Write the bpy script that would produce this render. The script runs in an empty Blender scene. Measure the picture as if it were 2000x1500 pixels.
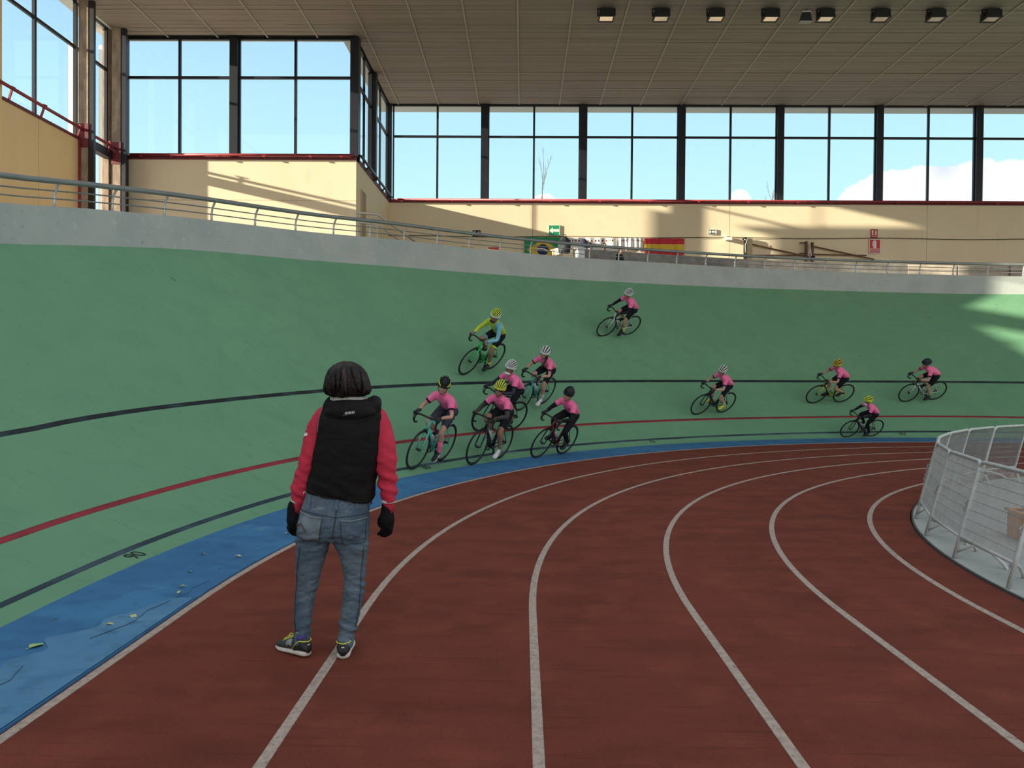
import bpy, math, random
import numpy as np
from mathutils import Vector, Matrix, noise
from mathutils.bvhtree import BVHTree

random.seed(7)
scene = bpy.context.scene
COL = scene.collection
R_ = math.radians
PI = math.pi

# ------------------------------------------------------------------ camera
PITCH, ROLL, YAW = -0.0129, 0.0081, 0.014
CAM_H = 1.6
cam_d = bpy.data.cameras.new('camera'); cam = bpy.data.objects.new('camera', cam_d); COL.objects.link(cam)
cam_d.sensor_fit = 'HORIZONTAL'; cam_d.sensor_width = 36.0; cam_d.lens = 27.0
cam_d.clip_start = 0.05; cam_d.clip_end = 600
def _cv(v):
    x, y, z = v
    c, s = math.cos(ROLL), math.sin(ROLL); x, z = c*x-s*z, s*x+c*z
    c, s = math.cos(PITCH), math.sin(PITCH); y, z = c*y-s*z, s*y+c*z
    c, s = math.cos(YAW), math.sin(YAW); x, y = c*x-s*y, s*x+c*y
    return Vector((x, y, z))
_r, _f, _u = _cv((1,0,0)), _cv((0,1,0)), _cv((0,0,1))
cam.matrix_world = Matrix(((_r.x,_u.x,-_f.x,0),(_r.y,_u.y,-_f.y,0),(_r.z,_u.z,-_f.z,CAM_H),(0,0,0,1)))
scene.camera = cam

# ------------------------------------------------------------------ sky, sun, exposure
scene.view_settings.view_transform = 'Standard'
scene.view_settings.look = 'None'
scene.view_settings.gamma = 1.0
scene.view_settings.use_curve_mapping = False
scene.view_settings.exposure = 0.0
scene.cycles.use_denoising = True
scene.cycles.max_bounces = 8
scene.cycles.diffuse_bounces = 4
scene.cycles.transparent_max_bounces = 16
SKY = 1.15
SUN = 14.0
SUN_DIR = Vector((1, 0.26, -0.22)).normalized()

world = bpy.data.worlds.new('sky'); scene.world = world; world.use_nodes = True
wn = world.node_tree.nodes; wl = world.node_tree.links
for n in list(wn): wn.remove(n)
def WN(t, **k):
    n = wn.new(t)
    for a, b in k.items(): setattr(n, a, b)
    return n
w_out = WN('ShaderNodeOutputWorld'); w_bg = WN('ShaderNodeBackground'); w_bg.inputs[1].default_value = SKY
w_tc = WN('ShaderNodeTexCoord'); w_sep = WN('ShaderNodeSeparateXYZ')
wl.new(w_tc.outputs['Generated'], w_sep.inputs[0])
def wmath(op, a, b=None, clamp=False):
    n = WN('ShaderNodeMath', operation=op); n.use_clamp = clamp
    for i, v in enumerate((a, b)):
        if v is None: continue
        if isinstance(v, (int, float)): n.inputs[i].default_value = v
        else: wl.new(v, n.inputs[i])
    return n.outputs[0]
w_ramp = WN('ShaderNodeValToRGB')
cr = w_ramp.color_ramp
stops = [(0.0,(.30,.29,.27)),(.485,(.30,.29,.27)),(.50,(.72,.92,.98)),(.61,(.57,.90,1.0)),(.66,(.49,.80,1.0)),(.70,(.42,.69,.96)),(.76,(.42,.64,.84)),(.88,(.60,.66,.74)),(1.0,(.64,.67,.72))]  # upper stops: unseen overhead veil, greyed and brightened to fill the hall
while len(cr.elements) < len(stops): cr.elements.new(.5)
for e, (p, c) in zip(cr.elements, stops): e.position = p; e.color = (*c, 1)
wl.new(wmath('MULTIPLY_ADD', w_sep.outputs[2], .5), w_ramp.inputs[0])
w_ramp.inputs[0].links[0].from_node.inputs[2].default_value = .5
# cumulus clouds: fields of noise gathered low over the horizon, in view to the north east, added unseen behind the camera
w_map = WN('ShaderNodeMapping'); w_map.inputs['Scale'].default_value = (1, 1, 1.7); w_map.inputs['Location'].default_value = (.31, .12, .05)
wl.new(w_tc.outputs['Generated'], w_map.inputs[0])
w_n = WN('ShaderNodeTexNoise'); w_n.inputs['Scale'].default_value = 14.0; w_n.inputs['Detail'].default_value = 9; w_n.inputs['Roughness'].default_value = .55
wl.new(w_map.outputs[0], w_n.inputs[0])
w_big = WN('ShaderNodeTexNoise'); w_big.inputs['Scale'].default_value = 2.2; w_big.inputs['Detail'].default_value = 2
wl.new(w_map.outputs[0], w_big.inputs[0])
def w_bump(direction, radius, stretch):   # a cloud mass: 1 at its heart, falling off with angle
    d = Vector(direction).normalized()
    sub = WN('ShaderNodeVectorMath', operation='SUBTRACT'); wl.new(w_tc.outputs['Generated'], sub.inputs[0]); sub.inputs[1].default_value = d
    mul = WN('ShaderNodeVectorMath', operation='MULTIPLY'); wl.new(sub.outputs[0], mul.inputs[0]); mul.inputs[1].default_value = stretch
    ln = WN('ShaderNodeVectorMath', operation='LENGTH'); wl.new(mul.outputs[0], ln.inputs[0])
    return wmath('SUBTRACT', 1.0, wmath('DIVIDE', ln.outputs['Value'], radius), True)
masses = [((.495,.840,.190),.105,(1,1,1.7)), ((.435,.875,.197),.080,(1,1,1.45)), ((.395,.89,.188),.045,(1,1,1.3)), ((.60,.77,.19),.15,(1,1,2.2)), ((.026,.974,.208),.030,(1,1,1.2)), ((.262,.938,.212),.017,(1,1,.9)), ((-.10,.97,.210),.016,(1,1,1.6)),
          ((-.75,.50,.12),.2,(1,1,1.6)), ((.85,-.40,.20),.5,(1,1,1.5)), ((-.2,-.95,.15),1.0,(1,1,1.6)), ((.5,-.85,.3),.8,(1,1,1.4)), ((-.9,-.3,.18),.4,(1,1,1.6))]  # out-of-view clouds; the rear mass is enlarged to brighten the shaded walls
acc = None
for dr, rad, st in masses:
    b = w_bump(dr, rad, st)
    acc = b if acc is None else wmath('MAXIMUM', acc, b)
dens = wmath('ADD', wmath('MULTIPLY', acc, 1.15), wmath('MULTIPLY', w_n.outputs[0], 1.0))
w_cr = WN('ShaderNodeMapRange'); w_cr.interpolation_type = 'SMOOTHSTEP'
w_cr.inputs[1].default_value = .72; w_cr.inputs[2].default_value = .80
wl.new(dens, w_cr.inputs[0])
w_shade = WN('ShaderNodeValToRGB')
w_shade.color_ramp.elements[0].position = .30; w_shade.color_ramp.elements[0].color = (.72,.75,.92,1)
w_shade.color_ramp.elements[1].position = .45; w_shade.color_ramp.elements[1].color = (1.0,1.0,1.0,1)
w_n2 = WN('ShaderNodeTexNoise'); w_n2.inputs['Scale'].default_value = 9.0; w_n2.inputs['Detail'].default_value = 4
w_map2 = WN('ShaderNodeMapping'); w_map2.inputs['Location'].default_value = (.05, .0, .13); wl.new(w_tc.outputs['Generated'], w_map2.inputs[0])
wl.new(w_map2.outputs[0], w_n2.inputs[0]); wl.new(w_n2.outputs[0], w_shade.inputs[0])
w_mix = WN('ShaderNodeMix', data_type='RGBA')
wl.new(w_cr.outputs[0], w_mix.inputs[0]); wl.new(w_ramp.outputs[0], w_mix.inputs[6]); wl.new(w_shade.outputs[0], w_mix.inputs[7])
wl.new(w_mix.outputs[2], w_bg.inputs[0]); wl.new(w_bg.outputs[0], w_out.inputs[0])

sun_d = bpy.data.lights.new('sun', 'SUN'); sun = bpy.data.objects.new('sun', sun_d); COL.objects.link(sun)
sun_d.energy = SUN; sun_d.angle = R_(.6); sun_d.color = (1.0, .90, .72)
sun.rotation_euler = SUN_DIR.to_track_quat('-Z', 'Y').to_euler()
sun.location = (-40, 0, 30)

# ------------------------------------------------------------------ materials
MATS = {}
def mat(name, col, rough=.6, metal=0.0, var=0.0, vscale=6.0, bump=0.0, bscale=60.0, stretch=None, spec=.5, detail=4):
    if name in MATS: return MATS[name]
    m = bpy.data.materials.new(name); m.use_nodes = True
    nt = m.node_tree; b = nt.nodes['Principled BSDF']
    b.inputs['Base Color'].default_value = (*col, 1); b.inputs['Roughness'].default_value = rough
    b.inputs['Metallic'].default_value = metal; b.inputs['Specular IOR Level'].default_value = spec
    m.diffuse_color = (*col, 1)
    if var or bump:
        tc = nt.nodes.new('ShaderNodeTexCoord'); mp = nt.nodes.new('ShaderNodeMapping'); nt.links.new(tc.outputs['Object'], mp.inputs[0])
        if stretch: mp.inputs['Scale'].default_value = stretch
    if var:
        n = nt.nodes.new('ShaderNodeTexNoise'); n.inputs['Scale'].default_value = vscale; n.inputs['Detail'].default_value = detail
        nt.links.new(mp.outputs[0], n.inputs[0])
        r = nt.nodes.new('ShaderNodeValToRGB'); r.color_ramp.elements[0].position = .3; r.color_ramp.elements[1].position = .7
        r.color_ramp.elements[0].color = (*[max(0, c*(1-var)) for c in col], 1); r.color_ramp.elements[1].color = (*[min(1, c*(1+var)) for c in col], 1)
        nt.links.new(n.outputs[0], r.inputs[0]); nt.links.new(r.outputs[0], b.inputs['Base Color'])
    if bump:
        n2 = nt.nodes.new('ShaderNodeTexNoise'); n2.inputs['Scale'].default_value = bscale; n2.inputs['Detail'].default_value = 3
        nt.links.new(mp.outputs[0], n2.inputs[0])
        bp = nt.nodes.new('ShaderNodeBump'); bp.inputs['Strength'].default_value = bump; bp.inputs['Distance'].default_value = .02
        nt.links.new(n2.outputs[0], bp.inputs['Height']); nt.links.new(bp.outputs[0], b.inputs['Normal'])
    MATS[name] = m
    return m

def layered(name, base, layers, rough=.8, bump=.2, bscale=90, spec=.3):
    """base colour plus layers (colour, scale, stretch, lo, hi, detail): noise between lo and hi fades the layer in"""
    m = bpy.data.materials.new(name); m.use_nodes = True
    nt = m.node_tree; b = nt.nodes['Principled BSDF']; b.inputs['Roughness'].default_value = rough; b.inputs['Specular IOR Level'].default_value = spec
    m.diffuse_color = (*base, 1)
    tc = nt.nodes.new('ShaderNodeTexCoord')
    cur = None
    for i, (col, sc, stv, lo, hi, det) in enumerate(layers):
        mp = nt.nodes.new('ShaderNodeMapping'); mp.inputs['Scale'].default_value = stv; mp.inputs['Location'].default_value = (i*3.7, i*1.3, i*2.1)
        nt.links.new(tc.outputs['Object'], mp.inputs[0])
        n = nt.nodes.new('ShaderNodeTexNoise'); n.inputs['Scale'].default_value = sc; n.inputs['Detail'].default_value = det
        nt.links.new(mp.outputs[0], n.inputs[0])
        r = nt.nodes.new('ShaderNodeMapRange'); r.inputs[1].default_value = lo; r.inputs[2].default_value = hi
        nt.links.new(n.outputs[0], r.inputs[0])
        mx = nt.nodes.new('ShaderNodeMix'); mx.data_type = 'RGBA'
        nt.links.new(r.outputs[0], mx.inputs[0])
        if cur is None: mx.inputs[6].default_value = (*base, 1)
        else: nt.links.new(cur, mx.inputs[6])
        mx.inputs[7].default_value = (*col, 1)
        cur = mx.outputs[2]
    nt.links.new(cur, b.inputs['Base Color'])
    if bump:
        n2 = nt.nodes.new('ShaderNodeTexNoise'); n2.inputs['Scale'].default_value = bscale; n2.inputs['Detail'].default_value = 3
        nt.links.new(tc.outputs['Object'], n2.inputs[0])
        bp = nt.nodes.new('ShaderNodeBump'); bp.inputs['Strength'].default_value = bump; bp.inputs['Distance'].default_value = .01
        nt.links.new(n2.outputs[0], bp.inputs['Height']); nt.links.new(bp.outputs[0], b.inputs['Normal'])
    MATS[name] = m
    return m

def glass_mat():
    m = bpy.data.materials.new('window_glass'); m.use_nodes = True; nt = m.node_tree
    for n in list(nt.nodes): nt.nodes.remove(n)
    o = nt.nodes.new('ShaderNodeOutputMaterial'); mx = nt.nodes.new('ShaderNodeMixShader')
    t = nt.nodes.new('ShaderNodeBsdfTransparent'); t.inputs[0].default_value = (.965,.985,.985,1)
    g = nt.nodes.new('ShaderNodeBsdfGlossy'); g.inputs['Roughness'].default_value = .02; g.inputs[0].default_value = (.9,.95,1,1)
    lw = nt.nodes.new('ShaderNodeLayerWeight'); lw.inputs[0].default_value = .5
    pw = nt.nodes.new('ShaderNodeMath'); pw.operation = 'POWER'; pw.inputs[1].default_value = 4.0; nt.links.new(lw.outputs['Facing'], pw.inputs[0])
    f = nt.nodes.new('ShaderNodeMath'); f.operation = 'MULTIPLY_ADD'; f.inputs[1].default_value = .28; f.inputs[2].default_value = .018; nt.links.new(pw.outputs[0], f.inputs[0])
    nt.links.new(f.outputs[0], mx.inputs[0]); nt.links.new(t.outputs[0], mx.inputs[1]); nt.links.new(g.outputs[0], mx.inputs[2]); nt.links.new(mx.outputs[0], o.inputs[0])
    return m
GLASS = glass_mat()

TRACK_RED = layered('red_running_track', (0.1882,0.0460,0.0291), [
    ((0.1255,0.0314,0.0209), 1.6, (.7,1.6,1), .42, .78, 6),
    ((0.2258,0.0571,0.0337), 3.5, (1,1,1), .48, .75, 4),
    ((0.1004,0.0251,0.0174), 5.0, (.30,5,1), .58, .82, 7),
    ((0.2593,0.0802,0.0523), 170, (1,1,1), .60, .80, 1),
    ((0.0836,0.0223,0.0163), 120, (1,1,1), .60, .82, 1)], rough=.95, bump=.6, bscale=260, spec=.15)
GREEN = layered('green_track_paint', (0.1332,0.2902,0.1638), [
    ((0.1494,0.3143,0.1748), .6, (1,1,1), .38, .74, 4),
    ((0.1206,0.2697,0.1518), 2.5, (1,1,1), .44, .80, 6),
    ((0.1008,0.2232,0.1288), 9, (.35,1.6,1), .60, .84, 5),
    ((0.1575,0.3208,0.1840), 70, (1,1,1), .55, .8, 2),
    ((0.0252,0.0512,0.0368), 2.6, (.6,2.4,3.2), .735, .80, 9)], rough=.75, bump=.25, bscale=120, spec=.3)
BLUE = layered('blue_band_paint', (0.0374,0.1484,0.3055), [
    ((0.0500,0.1890,0.3651), 1.6, (1,1,1), .42, .66, 4),
    ((0.0292,0.1170,0.2460), 6, (1,1,1), .48, .74, 5),
    ((0.1333,0.2610,0.3809), 3.2, (1,.8,1), .66, .80, 8),
    ((0.0250,0.0630,0.0952), 11, (1.5,.6,1), .70, .78, 8)], rough=.7, bump=.25, bscale=110, spec=.3)
LINE_W = layered('white_line_paint', (0.4465,0.3570,0.2886), [((0.3230,0.2465,0.2028), 25, (1,1,1), .42, .70, 5), ((0.2090,0.1105,0.0858), 60, (1,1,1), .60, .74, 3)], rough=.9, bump=.3, bscale=200)
LINE_K = layered('black_line_paint', (.012,.016,.020), [((.03,.05,.055), 3, (1,1,1), .45, .7, 5)], rough=.7, bump=.1)
LINE_N = layered('slate_line_paint', (0.0240,0.0420,0.0585), [((0.0750,0.1190,0.1560), 1.1, (1,1,1), .46, .66, 5)], rough=.7, bump=.1)
LINE_R = layered('red_line_paint', (.30,.028,.040), [((.20,.022,.03), 3, (1,1,1), .42, .7, 5)], rough=.7, bump=.1)
CONC = layered('grey_parapet_paint', (0.4250,0.4410,0.4140), [((0.3643,0.3871,0.3680), 1.4, (1,1,1), .42, .7, 6), ((0.2024,0.2254,0.2300), 7, (1,1,2.5), .66, .80, 8), ((0.5060,0.5194,0.4784), 9, (1,1,1), .6, .8, 4)], rough=.85, bump=.3, bscale=45)
SLAB = layered('infield_concrete', (0.3910,0.4018,0.3666), [((0.3230,0.3362,0.3120), 2.0, (1,1,1), .42, .7, 6), ((0.2040,0.2132,0.1950), 5, (1,1,1), .64, .78, 7)], rough=.75, bump=.2, bscale=60)
CREAM = layered('cream_wall_paint', (.87,.73,.50), [((.84,.69,.47), .8, (1,1,.6), .42, .7, 5), ((.70,.56,.38), 1.6, (1,1,.35), .64, .85, 8)], rough=.85, bump=.12, bscale=40)
CREAM2 = layered('cream_wall_warm_bounce', (.86,.63,.34), [((.80,.58,.31), .8, (1,1,.6), .42, .7, 5)], rough=.85, bump=.12, bscale=40)  # cream wall paint with warm bounce light mixed into the colour
BOARD = mat('raw_concrete', (.36,.27,.19), .9, var=.35, vscale=5, bump=.3, bscale=30, stretch=(1,1,.4))
STEEL_K = mat('dark_steel', (.012,.012,.018), .45, .0, var=.2, vscale=3)
MULL = mat('black_aluminium', (.010,.011,.015), .4)
RED_P = mat('red_pipe_paint', (.30,.030,.035), .5, var=.25, vscale=5)
RED_D = mat('dark_red_sill', (.16,.022,.028), .6, var=.3, vscale=4)
GALV = mat('galvanised_steel', (.36,.37,.36), .42, .35, var=.12, vscale=9)
GALV_L = mat('pale_galvanised_tube', (.55,.55,.52), .45, .2, var=.1, vscale=9)
RAIL = mat('satin_steel_rail', (.27,.28,.275), .38, .45, var=.1, vscale=4)
SLAT = mat('ceiling_slat', (.36,.30,.255), .65, var=.14, vscale=1.2, stretch=(.15,6,1), spec=.3)
SLAT_B = mat('ceiling_void', (.04,.034,.03), .9)
STRIP = mat('ceiling_joint_strip', (.52,.45,.39), .6)
WHITE = mat('white_paint', (.80,.79,.76), .7)
WOODL = mat('pale_boards', (.50,.42,.33), .8, var=.2, vscale=4)
GREYW = mat('grey_terrace', (.25,.225,.20), .9, var=.25, vscale=4, bump=.2, bscale=30)
BLACK = mat('black_plastic', (.012,.012,.013), .5)
SKIN = mat('skin', (.50,.27,.19), .55, var=.08, vscale=9)
SKIN_T = mat('tanned_skin', (.34,.17,.115), .55, var=.08, vscale=9)

# ------------------------------------------------------------------ mesh builder
class MB:
    def __init__(s): s.v = []; s.f = []; s.mi = []; s.m = 0
    def add(s, vs, fs):
        o = len(s.v); s.v.extend([tuple(v) for v in vs])
        for f in fs: s.f.append(tuple(i+o for i in f)); s.mi.append(s.m)
        return s
    def box(s, c, d, rot=None):
        c = Vector(c); h = Vector(d)/2
        vs = []
        for z in (-1,1):
            for x, y in ((-1,-1),(1,-1),(1,1),(-1,1)):
                p = Vector((x*h.x, y*h.y, z*h.z))
                if rot: p = rot @ p
                vs.append(c+p)
        return s.add(vs, [(3,2,1,0),(4,5,6,7),(0,1,5,4),(1,2,6,5),(2,3,7,6),(3,0,4,7)])
    def lohi(s, lo, hi):
        lo = Vector(lo); hi = Vector(hi); return s.box((lo+hi)/2, hi-lo)
    def bar(s, p, q, w, h=None, up=(0,0,1)):
        p = Vector(p); q = Vector(q); d = q-p; L = d.length; d.normalize()
        u = Vector(up); x = d.cross(u)
        if x.length < 1e-4: x = d.cross(Vector((1,0,0)))
        x.normalize(); y = x.cross(d)
        rot = Matrix((x, d, y)).transposed()
        return s.box((p+q)/2, (w, L, h or w), rot)
    def rings(s, rr, cap=True, closed=False):
        n = len(rr[0]); vs = [p for r in rr for p in r]; fs = []
        k = len(rr)
        for i in range(k if closed else k-1):
            a = i*n; b = ((i+1) % k)*n
            for j in range(n):
                j2 = (j+1) % n
                fs.append((a+j, a+j2, b+j2, b+j))
        if cap and not closed:
            fs.append(tuple(range(n-1,-1,-1))); fs.append(tuple((k-1)*n+j for j in range(n)))
        return s.add(vs, fs)
    def tube(s, pts, r, n=8, closed=False, cap=True, flat=1.0, up=None):
        pts = [Vector(p) for p in pts]; k = len(pts)
        rs = r if isinstance(r, (list, tuple)) else [r]*k
        T = []
        for i in range(k):
            if closed: t = pts[(i+1) % k]-pts[i-1]
            else: t = pts[min(i+1,k-1)]-pts[max(i-1,0)]
            T.append(t.normalized())
        a = Vector(up) if up else (Vector((0,0,1)) if abs(T[0].z) < .9 else Vector((1,0,0)))
        nrm = (a - T[0]*a.dot(T[0])).normalized()
        rr = []
        for i in range(k):
            nrm = (nrm - T[i]*nrm.dot(T[i])).normalized(); bi = T[i].cross(nrm)
            rr.append([pts[i] + nrm*math.cos(2*PI*j/n)*rs[i] + bi*math.sin(2*PI*j/n)*rs[i]*flat for j in range(n)])
        return s.rings(rr, cap, closed)
    def limb(s, pts, rs, n=12, sub=4):
        """smooth tapering tube through pts with round ends"""
        P = [Vector(p) for p in pts]; out = []; ro = []
        k = len(P)
        for i in range(k-1):
            p0 = P[max(i-1,0)]; p1 = P[i]; p2 = P[i+1]; p3 = P[min(i+2,k-1)]
            for j in range(sub):
                t = j/sub
                out.append(.5*((2*p1)+(p2-p0)*t+(2*p0-5*p1+4*p2-p3)*t*t+(3*p1-p0-3*p2+p3)*t**3)); ro.append(rs[i]*(1-t)+rs[i+1]*t)
        out.append(P[-1]); ro.append(rs[-1])
        d0 = (out[0]-out[1]).normalized(); d1 = (out[-1]-out[-2]).normalized()
        A = []; ra = []
        for a in (75, 50, 25):
            A.append(out[0]+d0*ro[0]*math.sin(R_(a))); ra.append(ro[0]*math.cos(R_(a)))
        B = []; rb = []
        for a in (25, 50, 75):
            B.append(out[-1]+d1*ro[-1]*math.sin(R_(a))); rb.append(ro[-1]*math.cos(R_(a)))
        return s.tube(A+out+B, ra+ro+rb, n)
    def ell(s, c, r, rot=None, nu=14, nv=9):
        c = Vector(c); rr = []
        for i in range(1, nv):
            t = PI*i/nv; ring = []
            for j in range(nu):
                a = 2*PI*j/nu
                p = Vector((r[0]*math.sin(t)*math.cos(a), r[1]*math.sin(t)*math.sin(a), -r[2]*math.cos(t)))
                if rot: p = rot @ p
                ring.append(c+p)
            rr.append(ring)
        return s.rings(rr)
    def disc(s, c, r, axis=(0,1,0), h=.02, n=16, r2=None):
        c = Vector(c); a = Vector(axis).normalized()
        return s.tube([c-a*h/2, c+a*h/2], [r, r if r2 is None else r2], n)
    def mesh(s, name, mats=None, smooth=False):
        me = bpy.data.meshes.new(name); me.from_pydata(s.v, [], s.f)
        if mats:
            for m in (mats if isinstance(mats, (list, tuple)) else [mats]): me.materials.append(m)
            me.polygons.foreach_set('material_index', s.mi)
        if smooth: me.polygons.foreach_set('use_smooth', [True]*len(me.polygons))
        me.update(); return me

def ob(name, mesh, parent=None, loc=None, rot=None, sc=None):
    o = bpy.data.objects.new(name, mesh); COL.objects.link(o)
    if parent: o.parent = parent
    if loc is not None: o.location = loc
    if rot is not None: o.rotation_euler = rot
    if sc is not None: o.scale = (sc, sc, sc) if isinstance(sc, (int, float)) else sc
    return o
def put(name, mb, mats, parent=None, smooth=False, **k):
    return ob(name, mb.mesh(name, mats, smooth), parent, **k)
def thing(name, label, cat, loc=(0,0,0), rotz=0, group=None, mw=None):
    o = bpy.data.objects.new(name, None); COL.objects.link(o); o.empty_display_size = .2
    o.location = loc; o.rotation_euler = (0,0,rotz)
    if mw is not None: o.matrix_world = mw
    tag(o, label, cat, group); return o
def tag(o, label, cat, group=None):
    o['label'] = label; o['category'] = cat
    if group: o['group'] = group
    return o
def struct(o, label=None):
    o['kind'] = 'structure'
    if label: o['label'] = label
    return o
def sroot(name, label=None):
    o = bpy.data.objects.new(name, None); COL.objects.link(o); o.empty_display_size = .2
    return struct(o, label)
def autosmooth(o, ang=40):
    me = o.data
    me.polygons.foreach_set('use_smooth', [True]*len(me.polygons))
    try: me.set_sharp_from_angle(angle=R_(ang))
    except Exception: pass
def vox(mb, size, it=4, mats=None, name='body', fac=.5):
    """fuse overlapping closed pieces into one continuous smooth surface"""
    t = bpy.data.objects.new('tmp', mb.mesh('tmp')); COL.objects.link(t)
    r = t.modifiers.new('r', 'REMESH'); r.mode = 'VOXEL'; r.voxel_size = size; r.use_smooth_shade = True
    if it:
        s = t.modifiers.new('s', 'SMOOTH'); s.factor = fac; s.iterations = it
    dg = bpy.context.evaluated_depsgraph_get()
    me = bpy.data.meshes.new_from_object(t.evaluated_get(dg))
    old = t.data; bpy.data.objects.remove(t); bpy.data.meshes.remove(old)
    me.name = name; me.materials.clear()
    for m in (mats if isinstance(mats, (list, tuple)) else [mats] if mats else []): me.materials.append(m)
    me.polygons.foreach_set('use_smooth', [True]*len(me.polygons))
    return me
def text_mesh(body, size, depth=.002, align='CENTER', m=None):
    c = bpy.data.curves.new('t', 'FONT'); c.body = body; c.size = size; c.extrude = depth; c.align_x = align; c.align_y = 'CENTER'
    t = bpy.data.objects.new('tmp', c); COL.objects.link(t)
    dg = bpy.context.evaluated_depsgraph_get()
    me = bpy.data.meshes.new_from_object(t.evaluated_get(dg)); bpy.data.objects.remove(t); bpy.data.curves.remove(c)
    me.materials.clear()
    if m: me.materials.append(m)
    return me

# ------------------------------------------------------------------ track geometry
CX, CY, R0 = 11.854, 5.179, 14.127
R_SLAB = 8.222
SS = [0, .9, 1.15, 1.75, 3.0, 5.6]
TZ = {'me': ([-60,-20,0,5,16,27,40,55,67,88,110,150,180,240],[.03,.04,.05,.07,.10,.11,.13,.13,.14,.17,.15,.10,.05,.03]),
 'red': ([-60,-20,2,5,9,13,20,28,35,50,57,73,91,110,150,180,240],[.16,.22,.28,.31,.34,.37,.41,.44,.46,.49,.50,.515,.54,.51,.42,.28,.16]),
 'st': ([-60,-20,0,8,11,14,18,24,31,41,50,60,76,94,110,150,180,240],[.50,.70,.90,.97,1.05,1.11,1.17,1.25,1.33,1.40,1.43,1.445,1.46,1.475,1.45,1.2,.9,.5]),
 'top': ([-60,-20,0,15,20,26,34,42,59,68,80,88,98,106,120,150,180,240],[1.5,2.2,2.85,3.31,3.55,3.79,3.97,4.13,4.31,4.36,4.37,4.34,4.27,4.23,4.1,3.6,2.85,1.5])}
PAR = ([-60,-20,0,15,20,26,34,42,47,58,70,80,91,102,120,150,180,240],[2.05,2.75,3.40,3.87,4.12,4.36,4.57,4.77,4.83,4.94,5.01,4.99,4.93,4.81,4.66,4.2,3.4,2.05])
def pchip(x, y, xi):
    k = 0
    while k < len(x)-2 and xi > x[k+1]: k += 1
    def sl(i): return (y[i+1]-y[i])/(x[i+1]-x[i])
    def mm(i):
        if i == 0: return sl(0)
        if i == len(x)-1: return sl(i-1)*1.05
        a, b = sl(i-1), sl(i)
        if a*b <= 0: return 0
        h0, h1 = x[i]-x[i-1], x[i+1]-x[i]
        w1 = 2*h1+h0; w2 = h1+2*h0
        return (w1+w2)/(w1/a+w2/b)
    h = x[k+1]-x[k]; t = (xi-x[k])/h
    return (1+2*t)*(1-t)**2*y[k]+t*(1-t)**2*h*mm(k)+t*t*(3-2*t)*y[k+1]+t*t*(t-1)*h*mm(k+1)
_zc = {}
def zrow(th):
    k = round(th, 3)
    if k not in _zc: _zc[k] = [0, .03] + [pchip(*TZ[n], th) for n in ('me','red','st','top')]
    return _zc[k]
def bank_z(s, th): return pchip(SS, zrow(th), s)
def par_z(th): return pchip(*PAR, th)
def xy(r, th):
    """plan position at radius r: bend for 0..180 degrees, straights beyond (3 degrees of th per metre)"""
    if th < 0: return (CX-r, CY+th/3.0)
    if th > 180: return (CX+r, CY-(th-180)/3.0)
    a = R_(th); return (CX-r*math.cos(a), CY+r*math.sin(a))
THS = [-45+3*i for i in range(15)] + [1.5*i for i in range(121)] + [180+3*i for i in range(1, 15)]
def strip(mb, prof):
    """prof: list of functions th -> (r, z)"""
    rows = []
    for th in THS:
        row = []
        for p in prof:
            r, z = p(th); x, y = xy(r, th); row.append((x, y, z))
        rows.append(row)
    n = len(prof); vs = [p for r in rows for p in r]; fs = []
    for i in range(len(rows)-1):
        for j in range(n-1):
            fs.append((i*n+j, (i+1)*n+j, (i+1)*n+j+1, i*n+j+1))
    mb.add(vs, fs)
def flat(r, z): return lambda th: (r, z)
def on(s, dz=0): return lambda th: (R0+s, bank_z(s, th)+dz)

# outdoor ground
g = MB(); g.lohi((-220,-220,-.6), (260,260,-.12))
struct(put('ground', g, mat('outdoor_ground', (.34,.32,.28), .95, var=.2, vscale=.2)), 'pale open ground outside the hall')
# running track floor
fl = MB(); strip(fl, [flat(R_SLAB+.04, -.11), flat(R_SLAB+.04, 0), flat(10.5, 0), flat(12.3, 0), flat(R0+.01, 0), flat(R0+.01, -.11)])
floor = struct(put('floor', fl, TRACK_RED), 'dark red running track surface')
for r in (14.10, 12.908, 11.775, 10.692, 9.6745, 8.6751):
    m = MB(); strip(m, [flat(r-.026, .0005), flat(r-.025, .0035), flat(r+.025, .0035), flat(r+.026, .0005)])
    put('lane_line', m, LINE_W, floor)
# infield slab
sl = MB(); strip(sl, [flat(R_SLAB+.01, -.11), flat(R_SLAB+.01, .012), flat(6, .012), flat(3, .012), flat(.02, .012)])
slab = struct(put('infield_slab', sl, SLAB), 'pale grey concrete infield slab')
kb = MB(); strip(kb, [flat(R_SLAB+.008, -.11), flat(R_SLAB+.008, .013), flat(R_SLAB+.026, .013), flat(R_SLAB+.03, -.11)])
put('edging', kb, mat('dark_edging', (.085,.075,.068), .9), slab)
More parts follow.
